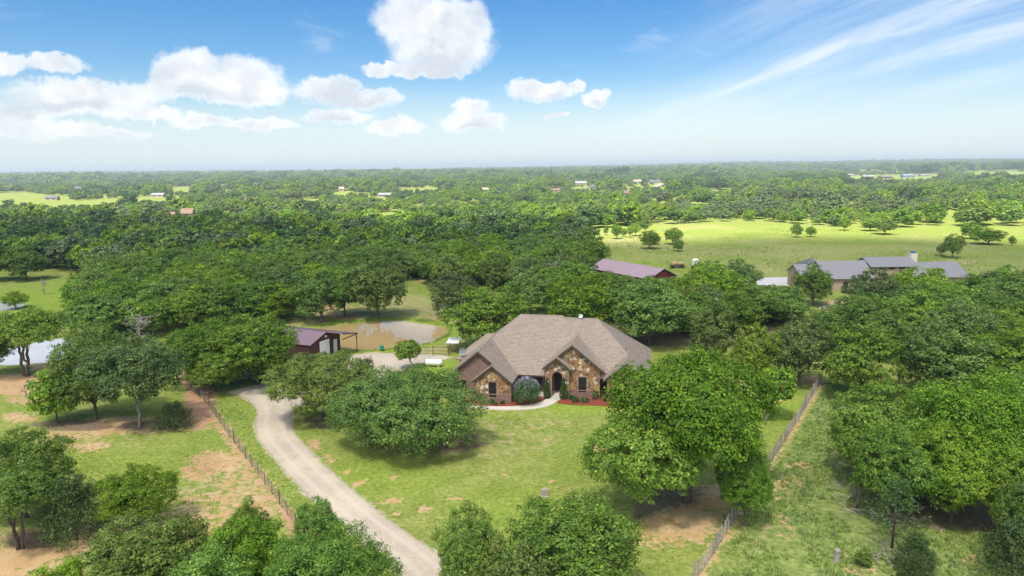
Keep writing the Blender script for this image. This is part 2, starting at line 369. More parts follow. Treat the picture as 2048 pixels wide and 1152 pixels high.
def ground_mat():
    m, t, out = new_mat('grass_and_soil')
    P = t.new('ShaderNodeNewGeometry').outputs['Position']
    n_big = t.noise(P, .045, 4, .55); n_mid = t.noise(P, .35, 5, .6); n_fine = t.noise(P, 2.4, 5, .65); n_vf = t.noise(P, 9, 4, .7)
    bl = t.noise(P, 1.1, 6, .65, .6)
    A = {k: t.attr(k) for k in ('dirt', 'red', 'litter', 'dry', 'lush', 'gravel', 'wild')}
    g = t.mix(t.ramp(n_mid, .32, .68), (.180, .228, .046), (.285, .298, .085))
    g = t.mix(t.ramp(n_big, .40, .62), g, t.mix(n_mid, (.160, .230, .038), (.255, .298, .062)))
    g = t.mix(t.math('MULTIPLY', A['lush'], .75), g, t.mix(n_mid, (.17, .27, .028), (.26, .34, .045)))
    g = t.mix(t.math('MULTIPLY', A['wild'], .8), g, t.mix(t.ramp(bl, .35, .65), (.13, .185, .05), (.26, .30, .10)))
    g = t.mix(1.0, g, t.mix(t.ramp(n_fine, .25, .75), (.62, .66, .6), (1.32, 1.28, 1.3)), 'MULTIPLY')
    g = t.mix(1.0, g, t.mix(n_vf, (.72, .74, .7), (1.28, 1.26, 1.3)), 'MULTIPLY')
    # straw and thin spots everywhere, more where dry
    thin = t.ramp(t.math('ADD', t.math('MULTIPLY', A['dry'], .36), bl), .60, .80)
    straw = t.mix(n_fine, (.30, .255, .11), (.46, .39, .20))
    g = t.mix(t.math('MULTIPLY', thin, .85), g, straw)
    sand = t.mix(n_fine, (.42, .275, .14), (.58, .42, .25)); sand = t.mix(t.ramp(n_mid, .35, .7), sand, (.46, .29, .13))
    redc = t.mix(n_fine, (.34, .17, .09), (.52, .33, .20))
    soil = t.mix(A['red'], sand, redc)
    dm = t.ramp(t.math('ADD', A['dirt'], t.math('ADD', t.math('MULTIPLY', t.math('SUBTRACT', bl, .5), 2.0), t.math('MULTIPLY', t.math('SUBTRACT', n_fine, .5), 1.3))), .34, .78)
    dm = t.math('MULTIPLY', dm, t.ramp(A['dirt'], .05, .2))
    c = t.mix(dm, g, soil)
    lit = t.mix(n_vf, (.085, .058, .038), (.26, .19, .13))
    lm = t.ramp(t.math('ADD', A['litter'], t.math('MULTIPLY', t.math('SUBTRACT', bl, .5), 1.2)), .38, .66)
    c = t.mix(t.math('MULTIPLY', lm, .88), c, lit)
    gr = t.mix(t.ramp(n_vf, .3, .7), (.36, .31, .25), (.56, .50, .42))
    gm = t.ramp(t.math('ADD', A['gravel'], t.math('MULTIPLY', t.math('SUBTRACT', bl, .5), 1.1)), .40, .60)
    c = t.mix(t.math('MULTIPLY', gm, t.ramp(A['gravel'], .02, .12)), c, gr)
    b = t.new('ShaderNodeBsdfPrincipled', ins={'Roughness': .95}); b.inputs['Specular IOR Level'].default_value = .05
    t.l.new(c, b.inputs['Base Color'])
    bp = t.new('ShaderNodeBump', ins={'Strength': .9, 'Distance': .12}); t.l.new(t.math('ADD', n_fine, t.math('MULTIPLY', n_vf, .6)), bp.inputs['Height'])
    t.l.new(bp.outputs[0], b.inputs['Normal']); t.l.new(b.outputs[0], out.inputs[0]); return m
gm_ = np_mesh('ground', verts, faces, ground_mat(), True)
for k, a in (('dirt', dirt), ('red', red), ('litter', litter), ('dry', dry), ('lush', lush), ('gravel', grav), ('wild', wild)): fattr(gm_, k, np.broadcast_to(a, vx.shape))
ground = link(bpy.data.objects.new('ground', gm_)); tag(ground, 'grassy ground with bare sandy patches running to the horizon', kind='structure')

# gravel driveway and yard: sheets with ragged edges
def ragged(P2, step=.5, amp=.22, seed=1):
    r = random.Random(seed); o = []
    for i in range(len(P2)):
        a = np.array(P2[i]); b = np.array(P2[(i + 1) % len(P2)]); n = max(1, int(np.linalg.norm(b - a) / step))
        nr = np.array([-(b - a)[1], (b - a)[0]]); nr = nr / (np.linalg.norm(nr) + 1e-9)
        for k in range(n): o.append(tuple(a + (b - a) * k / n + nr * r.uniform(-amp, amp)))
    return o
def smooth_px(pts, it=2):
    P2 = [tuple(gp(*p)[:2]) for p in pts]
    for _ in range(it):
        q = [P2[0]]
        for a, b in zip(P2[:-1], P2[1:]): q += [(a[0] * .75 + b[0] * .25, a[1] * .75 + b[1] * .25), (a[0] * .25 + b[0] * .75, a[1] * .25 + b[1] * .75)]
        P2 = q + [P2[-1]]
    return P2
def sheet(name, poly, z, mat, thick=0.0):
    bm = bmesh.new(); vs = [bm.verts.new((x, y, z)) for x, y in poly]; f = bm.faces.new(vs)
    if f.calc_area() and f.normal.z < 0: f.normal_flip()
    bmesh.ops.triangulate(bm, faces=bm.faces[:]); bm.normal_update()
    for q in bm.faces:
        if q.normal.z < 0: q.normal_flip()
    if thick:
        ed = [e for e in bm.edges if e.is_boundary]; r = bmesh.ops.extrude_edge_only(bm, edges=ed)
        for v in [g for g in r['geom'] if isinstance(g, bmesh.types.BMVert)]: v.co.z -= thick
    me = bpy.data.meshes.new(name); bm.to_mesh(me); bm.free(); me.materials.append(mat)
    return link(bpy.data.objects.new(name, me))
def gravel_mat():
    m, t, out = new_mat('pale_gravel'); P = t.new('ShaderNodeNewGeometry').outputs['Position']
    n1 = t.noise(P, .25, 4); n2 = t.noise(P, 3.5, 6, .7); n3 = t.noise(P, 22, 3, .7)
    c = t.mix(t.ramp(n1, .35, .65), (.42, .355, .275), (.50, .42, .315)); c = t.mix(1.0, c, t.mix(n2, (.80, .80, .80), (1.18, 1.18, 1.18)), 'MULTIPLY')
    c = t.mix(1.0, c, t.mix(t.ramp(n3, .2, .8), (.70, .70, .70), (1.28, 1.28, 1.28)), 'MULTIPLY')
    w = t.ramp(t.noise(P, .7, 5, .65, 1.0), .60, .75); c = t.mix(t.math('MULTIPLY', w, .5), c, (.40, .33, .25))
    ac = t.attr('across'); mid_ = t.math('ABSOLUTE', t.math('SUBTRACT', ac, .5)); trk = t.ramp(t.math('ABSOLUTE', t.math('SUBTRACT', mid_, .20)), .02, .11, 1.0, 0.0)
    c = t.mix(t.math('MULTIPLY', trk, .42), c, (.56, .485, .385)); isd = t.ramp(ac, .0005, .002)
    edg = t.math('MULTIPLY', isd, t.ramp(t.math('ADD', mid_, t.math('MULTIPLY', t.math('SUBTRACT', n2, .5), .30)), .40, .50)); c = t.mix(t.math('MULTIPLY', edg, .75), c, (.27, .25, .12))
    cen = t.math('MULTIPLY', isd, t.ramp(t.math('ADD', mid_, t.math('MULTIPLY', t.math('SUBTRACT', t.noise(P, .8, 5, .7), .5), .5)), .02, -.10)); c = t.mix(t.math('MULTIPLY', cen, .7), c, (.31, .265, .17))
    b = t.new('ShaderNodeBsdfPrincipled', ins={'Roughness': .95, 'Base Color': c}); b.inputs['Specular IOR Level'].default_value = .08
    bp = t.new('ShaderNodeBump', ins={'Strength': .6, 'Distance': .04, 'Height': n3}); t.l.new(bp.outputs[0], b.inputs['Normal'])
    t.l.new(b.outputs[0], out.inputs[0]); return m
M_gravel = gravel_mat()
def resample(P2, n):
    P2 = np.array(P2); L = np.r_[0, np.cumsum(np.linalg.norm(np.diff(P2, axis=0), axis=1))]; q = np.linspace(0, L[-1], n); return np.stack([np.interp(q, L, P2[:, 0]), np.interp(q, L, P2[:, 1])], 1)
ND, MD = 260, 13; ea, eb = resample(smooth_px(DL), ND), resample(smooth_px(DR), ND); rg_ = np.random.default_rng(8)
jit = lambda: (np.convolve(rg_.normal(0, 1, ND + 8), np.ones(3) / 3, 'valid')[:ND] * .03)
ja, jb = jit(), jit(); dv_, da_ = [], []
for i in range(ND):
    for j in range(MD):
        s_ = j / (MD - 1); q_ = ea[i] + (eb[i] - ea[i]) * (s_ * (1 + jb[i] - ja[i]) + ja[i]); dv_.append((q_[0], q_[1], .062 - .03 * (2 * abs(s_ - .5)) ** 4)); da_.append(s_)
df_ = np.array([(i * MD + j, i * MD + j + 1, (i + 1) * MD + j + 1, (i + 1) * MD + j) for i in range(ND - 1) for j in range(MD - 1)])
dm_ = np_mesh('gravel_driveway', np.array(dv_), df_, M_gravel, True); fattr(dm_, 'across', np.array(da_)); road = link(bpy.data.objects.new('gravel_driveway', dm_))
tag(road, 'pale gravel driveway curving from the bottom edge up towards the barn', kind='structure')
yard = sheet('gravel_yard', ragged([tuple(gp(*p)[:2]) for p in YARD], .6, .35, 5), .058, M_gravel)
tag(yard, 'pale gravel parking yard between the barn and the house', kind='structure')
# ponds
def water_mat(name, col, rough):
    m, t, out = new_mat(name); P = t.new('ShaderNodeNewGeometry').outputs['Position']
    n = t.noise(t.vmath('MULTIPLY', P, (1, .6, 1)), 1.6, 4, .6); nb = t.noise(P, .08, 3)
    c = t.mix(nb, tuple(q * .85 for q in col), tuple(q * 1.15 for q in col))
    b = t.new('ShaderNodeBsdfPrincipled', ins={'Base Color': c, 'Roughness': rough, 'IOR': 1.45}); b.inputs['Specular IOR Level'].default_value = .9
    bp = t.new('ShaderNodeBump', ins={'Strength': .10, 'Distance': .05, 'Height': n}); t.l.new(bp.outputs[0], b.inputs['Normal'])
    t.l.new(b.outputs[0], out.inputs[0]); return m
def outset(Pn, d):
    c = Pn.mean(0); return [tuple(p + (p - c) / np.linalg.norm(p - c) * d) for p in Pn]
for Pn, nm, lb, col in ((POND, 'pond', 'muddy brown pond beside the maroon barn', (.40, .285, .125)), (POND2, 'pond', 'small pale pond behind the forked tree at the left', (.60, .57, .50)), (POND3, 'pond', 'far pale pond at the left edge beside a small tree', (.56, .56, .52))):  # the two pale ponds carry bright sky reflection in their base colour
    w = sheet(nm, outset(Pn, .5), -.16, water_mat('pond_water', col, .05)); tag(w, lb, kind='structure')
# ------------------------------------------------------------------ trees
def leaf_mat(name, c0, c1, c2, trans=.32):
    m, t, out = new_mat(name)
    tint = t.attr('tint'); oi = t.new('ShaderNodeObjectInfo').outputs['Random']
    c = t.mix(t.ramp(tint, .05, .75, smooth=False), c0, c1); c = t.mix(t.ramp(tint, .78, 1.0), c, c2)
    h = t.new('ShaderNodeHueSaturation', ins={'Hue': t.math('ADD', t.math('MULTIPLY', oi, .026), .487), 'Saturation': t.math('ADD', t.math('MULTIPLY', t.math('FRACT', t.math('MULTIPLY', oi, 7.31)), .18), .93),
              'Value': t.math('ADD', t.math('MULTIPLY', t.math('FRACT', t.math('MULTIPLY', oi, 3.77)), .42), .80), 'Color': c}).outputs[0]
    b = t.new('ShaderNodeBsdfPrincipled', ins={'Base Color': h, 'Roughness': .55}); b.inputs['Specular IOR Level'].default_value = .25
    tr = t.new('ShaderNodeBsdfTranslucent', ins={0: t.mix(1.0, h, (1.25, 1.35, .7), 'MULTIPLY')})
    mxs = t.new('ShaderNodeMixShader', ins={0: trans, 1: b.outputs[0], 2: tr.outputs[0]})
    t.l.new(mxs.outputs[0], out.inputs[0]); return m
M_oak = leaf_mat('oak_leaves', (.075, .142, .022), (.185, .285, .040), (.36, .42, .09))
M_bright = leaf_mat('bright_oak_leaves', (.095, .175, .022), (.225, .325, .040), (.39, .44, .09))
M_lawn = leaf_mat('lawn_oak_leaves', (.078, .158, .022), (.190, .305, .040), (.36, .43, .09))
M_live = leaf_mat('live_oak_leaves', (.072, .128, .032), (.165, .240, .052), (.31, .37, .11))
M_cedar = leaf_mat('cedar_needles', (0.035, 0.07, 0.019), (0.081, 0.132, 0.03), (0.162, 0.189, 0.054), .12)
M_bark = simple('bark', (.13, .10, .075), .95, var=.45, nscale=6, bump=.6, bscale=14)
M_paleb = simple('pale_bark', (.27, .24, .20), .95, var=.4, nscale=6, bump=.5, bscale=14)
M_dead = simple('grey_deadwood', (.30, .265, .225), .95, var=.35, nscale=5)

def leaf_quads(rng, cen, nrm, size, asp=.62):
    n = len(cen); nrm = nrm / (np.linalg.norm(nrm, axis=1, keepdims=True) + 1e-9)
    r = rng.normal(size=(n, 3)); a = np.cross(nrm, r); a /= (np.linalg.norm(a, axis=1, keepdims=True) + 1e-9); b = np.cross(nrm, a)
    a = a * size[:, None]; b = b * (size * asp)[:, None]
    bend = nrm * (size * rng.uniform(-.25, .1, n))[:, None]
    v = np.stack([cen - a + bend, cen - b * rng.uniform(.7, 1.2, (n, 1)), cen + a + bend, cen + b * rng.uniform(.7, 1.2, (n, 1))], 1).reshape(-1, 3)
    return v, np.arange(n * 4).reshape(n, 4)
def rdir(rng, n, zmin=-1.0):
    z = rng.uniform(zmin, 1, n); p = rng.uniform(0, 6.28319, n); q = np.sqrt(1 - z * z); return np.stack([q * np.cos(p), q * np.sin(p), z], 1)
PROTO = {}; EXT = [0, 0]
def crown_mesh(name, rng, lobes, leafs, lsize, mat, clump=.55, per=18):
    Cn = np.array([l[:3] for l in lobes]); Rr = np.array([l[3] for l in lobes]); cc = Cn.mean(0)
    area = Rr ** 2; ncl = max(6, int(leafs / per)); cnt = np.maximum(2, (ncl * 1.75 * area / area.sum())).astype(int)
    cps, cno = [], []
    for c, r, k in zip(Cn, Rr, cnt):
        d = rdir(rng, k, -.75); p = c + d * r * (rng.uniform(.72, 1.10, (k, 1)) + (rng.uniform(0, 1, (k, 1)) < .10) * rng.uniform(.1, .35, (k, 1))) * np.array([1, 1, .86]); cps.append(p); cno.append(d * .8 + (p - cc) / (np.linalg.norm(p - cc, axis=1, keepdims=True) + 1e-6))
    cps = np.concatenate(cps); cno = np.concatenate(cno)
    dd = np.linalg.norm(cps[:, None, :] - Cn[None], axis=2) / Rr[None]; keep = np.sort(dd, axis=1)[:, 0] > .62
    cps, cno = cps[keep], cno[keep]
    if len(cps) > ncl: q = rng.permutation(len(cps))[:ncl]; cps, cno = cps[q], cno[q]
    n = len(cps); cr = rng.uniform(.6, 1.25, n) * clump
    ct = np.clip(rng.normal(.45, .2, n), 0, 1)
    d = rdir(rng, n * per, -.6); rep = lambda a: np.repeat(a, per, axis=0)
    pos = rep(cps) + d * rep(cr)[:, None] * rng.uniform(.45, 1.05, (n * per, 1)) * np.array([1, 1, .72])
    nr = d * .75 + rep(cno) * .35 + np.array([0, 0, .58]) + rng.normal(size=(n * per, 3)) * .38
    sz = lsize * rng.uniform(.6, 1.25, n * per)
    v, f = leaf_quads(rng, pos, nr, sz); c0_ = (v[:, :2].max(0) + v[:, :2].min(0)) / 2 * 0
    EXT[:] = [float(np.percentile(np.abs(v[:, :2]), 99.2)), float(np.percentile(v[:, 2], 99.7))]
    me = np_mesh(name, v, f, mat); tn = np.clip(rep(ct) + rng.normal(0, .16, n * per), 0, 1)
    fattr(me, 'tint', np.repeat(tn, 4)); return me
def branch(rng, a, b, n=5, wob=.12):
    a = np.array(a, float); b = np.array(b, float); L = np.linalg.norm(b - a); p = []
    for i in range(n + 1):
        s = i / n; q = a * (1 - s) + b * s; q = q + rng.normal(size=3) * wob * L * .35 * math.sin(s * math.pi); q[2] += .10 * L * math.sin(s * math.pi); p.append(q)
    return p
def trunk_mesh(name, rng, lobes, H, fork, r0, mat, stems=1, lean=(0, 0), n=7, twigs=True, limbs=9):
    mb = MB(); tops = []
    for s in range(stems):
        a = rng.uniform(0, 6.28); off = np.array([math.cos(a), math.sin(a), 0]) * (0 if stems == 1 else r0 * 1.6)
        base = off + np.array([0, 0, -.25]); top = np.array([lean[0], lean[1], fork]) + off * 2.2
        pts = branch(rng, base, top, 5, .10); pts[0] = base
        mb.tube(pts, [r0 * (1.35 if i == 0 else 1.05 - .30 * i / 5) for i in range(6)], n); tops.append(top)
    sel = sorted(lobes, key=lambda l: -l[3])[:limbs]
    for l in sel:
        tp = min(tops, key=lambda q: np.linalg.norm(q[:2] - np.array(l[:2]))); e = np.array(l[:3])
        pts = branch(rng, tp, e, 4, .25); mb.tube(pts, [r0 * .52, r0 * .42, r0 * .30, r0 * .2, r0 * .08], 5, False)
        if twigs:
            for k in range(4):
                d = rdir(rng, 1, -.3)[0] * l[3] * 1.02; mb.tube(branch(rng, pts[3], e + d, 3, .25), [r0 * .16, r0 * .10, r0 * .06, r0 * .02], 4, False)
    return pydata(name, mb.v, mb.f, mat, True)
def make_oak(key, seed, leafs, lsize, mat, bark, R=5.0, H=9.0, low=.26, nl=17, per=18, clump=.55, stems=1, flat=.9, r0=.22, lean=(0, 0), twigs=True, rl=(1.25, 2.15), limbs=9):
    rng = np.random.default_rng(seed); zc = H * (low + 1) / 2; rz = H * (1 - low) / 2; lobes = []
    for i in range(nl):
        r = rng.uniform(*rl) * R / 5; s = i / nl
        z = -0.75 + 1.7 * ((i + .5) / nl); a = i * 2.39996 + rng.uniform(-.5, .5); q = math.sqrt(max(0, 1 - min(1, z * z))) ** .8
        k = rng.uniform(.62, 1.10); q = q * (1 + .22 * min(0, z))
        lobes.append((lean[0] + math.cos(a) * q * (R - r * .85) * k, lean[1] + math.sin(a) * q * (R - r * .85) * k, max(r * .7, zc + z * (rz - r * .62) * flat), r))
    for j in range(5):                       # a few smaller lobes break the outline
        a = rng.uniform(0, 6.28); q = rng.uniform(.1, .8); r = rng.uniform(.5, .85) * R / 5 * rl[0]; lobes.append((lean[0] + math.cos(a) * q * R * .92, lean[1] + math.sin(a) * q * R * .92, zc + rz * (math.sqrt(1 - q * q) * 1.02), r))
    lobes.append((lean[0], lean[1], zc + rz * .25, R * .42))
    xs_ = [l[2] + l[3] * .85 for l in lobes]; 
    PROTO[key] = (trunk_mesh('trunk', rng, lobes, H, H * max(.16, low * .9), r0, bark, stems, (lean[0] * .6, lean[1] * .6), twigs=twigs, limbs=limbs), crown_mesh('crown', rng, lobes, leafs, lsize, mat, clump, per), *EXT)
def make_cedar(key, seed, leafs, lsize, R=1.8, H=5.0, low=.05, sparse=False, mat=None):
    rng = np.random.default_rng(seed); mb = MB(); mb.tube([(0, 0, -.2), (.03, 0, H * .5), (0, .02, H * .97)], [.11, .075, .015], 6)
    n = leafs // 16; h = rng.uniform(low, 1, n) ** (1.0 if not sparse else .8); a = rng.uniform(0, 6.283, n)
    prof = np.where(h < .25, .75 + h, 1.02 - (h - .25) * 1.22) * (1 + .28 * np.sin(a * 3 + h * 9) + .15 * np.sin(a * 7 + h * 17)); rad = R * np.clip(prof, .05, 1.3) * rng.uniform(.35, 1.05, n) ** .6
    pos = np.stack([np.cos(a) * rad, np.sin(a) * rad, h * H * .97], 1)
    for k in range(26 if sparse else 10):
        i = rng.integers(n); p = pos[i]; mb.tube([(0, 0, max(.2, p[2] - rad[i] * .45)), p * np.array([.5, .5, 1]) - np.array([0, 0, rad[i] * .15]), p], [.035, .022, .008], 4, False)
    up = np.stack([np.cos(a) * .8, np.sin(a) * .8, np.full(n, .9)], 1); per = 16
    along = rng.uniform(-.1, .55, (n * per, 1)); rep = lambda q: np.repeat(q, per, axis=0)
    P_ = rep(pos) + rep(up) * along * (R / 1.8) + rng.normal(size=(n * per, 3)) * .10 * (R / 1.8)
    nr = rng.normal(size=(n * per, 3)) + rep(up) * .3
    v, f = leaf_quads(rng, P_, nr, lsize * rng.uniform(.6, 1.3, n * per), .42)
    me = np_mesh('crown', v, f, mat or M_cedar); fattr(me, 'tint', np.repeat(np.clip(rep(rng.normal(.4, .2, n)) + rng.normal(0, .15, n * per), 0, 1), 4))
    PROTO[key] = (pydata('trunk', mb.v, mb.f, M_bark, True), me, R * 1.02, H * 1.06)
def make_dead(key, seed, R=2.5, H=4.5, nb=16):
    rng = np.random.default_rng(seed); mb = MB(); mb.tube([(0, 0, -.2), (.1, 0, H * .4), (0, .1, H * .85)], [.13, .09, .03], 6)
    tw = MB()
    for k in range(nb):
        h = rng.uniform(.12, .8) * H; d = rdir(rng, 1, .0)[0]; e = np.array([0, 0, h]) + d * np.array([R, R, H * .45]) * rng.uniform(.5, 1)
        pts = branch(rng, (0, 0, h), e, 4, .3); tw.tube(pts, [.055, .045, .035, .025, .01], 4, False)
        for j in range(7):
            p = pts[rng.integers(1, 5)]; q = p + rdir(rng, 1, -.3)[0] * R * .35; pp = branch(rng, p, q, 3, .3); tw.tube(pp, [.022, .017, .012, .006], 3, False)
    PROTO[key] = (pydata('trunk', mb.v, mb.f, M_dead), pydata('branches', tw.v, tw.f, M_dead), R, H)
# near prototypes
for i in range(5): make_oak('oak%d' % i, 100 + i, 34000, .112, M_oak, M_bark, low=(.12, .08, .15, .18, .08)[i], nl=(24, 28, 22, 30, 26)[i], r0=.22, clump=.44, rl=(.95, 1.75))
for i in range(2): make_oak('bright%d' % i, 140 + i, 32000, .112, M_bright, M_bark, low=.12, nl=25, clump=.44, rl=(.95, 1.75))
make_oak('big', 160, 62000, .090, M_lawn, M_bark, R=5, H=8, low=.36, nl=26, r0=.25, clump=.42, rl=(.9, 1.7), limbs=14)
make_oak('twin', 162, 30000, .115, M_live, M_paleb, R=5, H=9.5, low=.26, nl=24, r0=.16, stems=2, clump=.42, rl=(.9, 1.7))
make_oak('slim', 163, 32000, .112, M_lawn, M_bark, R=5, H=8, low=.27, nl=24, r0=.2, clump=.42, rl=(.9, 1.7))
make_oak('big2', 161, 62000, .085, M_lawn, M_bark, R=5, H=8.5, low=.12, nl=24, r0=.18, clump=.40, rl=(1.0, 1.8), limbs=12)
make_oak('live', 170, 64000, .072, M_live, M_bark, R=5, H=5.2, low=.03, nl=30, clump=.36, rl=(1.0, 1.7), r0=.2, per=20)
make_oak('fork', 180, 22000, .125, M_oak, M_bark, R=5, H=9.5, low=.52, nl=15, r0=.17, stems=3, clump=.5)
make_oak('lean', 190, 6000, .19, M_oak, M_paleb, R=3, H=6, low=.42, nl=11, r0=.17, lean=(-1.4, 0), clump=.42)
make_oak('leanr', 191, 6000, .19, M_oak, M_paleb, R=3, H=6, low=.38, nl=11, r0=.17, lean=(1.3, 0), clump=.42)
make_oak('shrub', 195, 4500, .10, M_oak, M_bark, R=1.5, H=2.2, low=.05, nl=12, r0=.05, clump=.26, rl=(1.2, 1.9))
make_cedar('cedar0', 201, 9000, .10); make_cedar('cedar1', 202, 9000, .11, R=2.4, H=4.6)
make_cedar('sparse', 203, 2600, .10, R=1.9, H=6.5, low=.2, sparse=True)
make_dead('dead', 211)
# middle distance
for i in range(5): make_oak('mid%d' % i, 300 + i, 12000, .175, (M_oak, M_oak, M_live, M_bright, M_oak)[i], M_bark, low=(.06, .10, .05, .15, .08)[i], nl=(20, 24, 18, 26, 22)[i], r0=.22, clump=.55, rl=(1.0, 1.85), per=14, twigs=False)
for i in range(2): make_oak('midb%d' % i, 330 + i, 11500, .175, M_bright, M_bark, low=.10, nl=21, clump=.55, rl=(1.0, 1.85), per=14, twigs=False)

CAPS = [(1165, 1235, 543), (1235, 1300, 553), (1300, 1375, 556), (1500, 1600, 574), (1636, 1705, 622), (1705, 1760, 547), (1760, 1850, 544), (1850, 1960, 550)]
def cap_h(x, y, w, h):                         # trees in front of the far barn and ranch are low ones
    d = np.array([x, y, 0]) - CAM; ppx = 1024 + F * float(d @ RT) / float(d @ FW)
    for a, b, yt in CAPS:
        if a - 4 < ppx < b + 4 and 95 < y < 185: h = min(h, max(2.5, float(onY(ppx, yt, y)[2])))
    return h
def place_tree(kind, proto, x, y, w, h, rz, name, label, cat, group=None, off=0.0):
    tm, cm, R, H = PROTO[proto]
    e = empty(name, (x, y, 0 if math.hypot(x, y) < 400 else float(terrain(np.array([x]), np.array([y]))[0])), rz)
    e.scale = (w / (2 * R), w / (2 * R), h / H)
    for nm, me in (('trunk', tm), ('branches' if proto == 'dead' else 'crown', cm)): link(bpy.data.objects.new(nm, me), e)
    if off: c_ = e.children[1]; k_ = off / e.scale[0]; c_.location = (k_ * math.cos(-rz), k_ * math.sin(-rz), 0)
    tag(e, label, cat, group); PLACED.append((x, y, w / 2)); return e
PLACED = []
def tree_px(proto, xl, xr, yt, yb, label, name='oak_tree', cat='tree', rz=None, xb=None, group=None):
    xc = (xl + xr) / 2; b = gp(xc if xb is None else xb, yb); s = pxm(b); w = (xr - xl) / s
    # crown top: the height at which the crown's far-side top shows at yt
    Y = b[1] + (.0 if proto.startswith(('lean',)) else .12 * w); p = onY(xc, yt, Y); h = p[2]
    if xb is not None and not proto.startswith('lean'): pass
    if not (1.5 < h < 15) and 'shrub' not in name: print('TREE?', label, 'w %.1f h %.1f d %.0f' % (w, h, b[1]))
    return place_tree('', proto, b[0], b[1], w * .97, h, rnd.uniform(0, 6.28) if rz is None else rz, name, label, cat, group, off=0.0 if (xb is None or proto.startswith('lean')) else (xc - xb) / s)
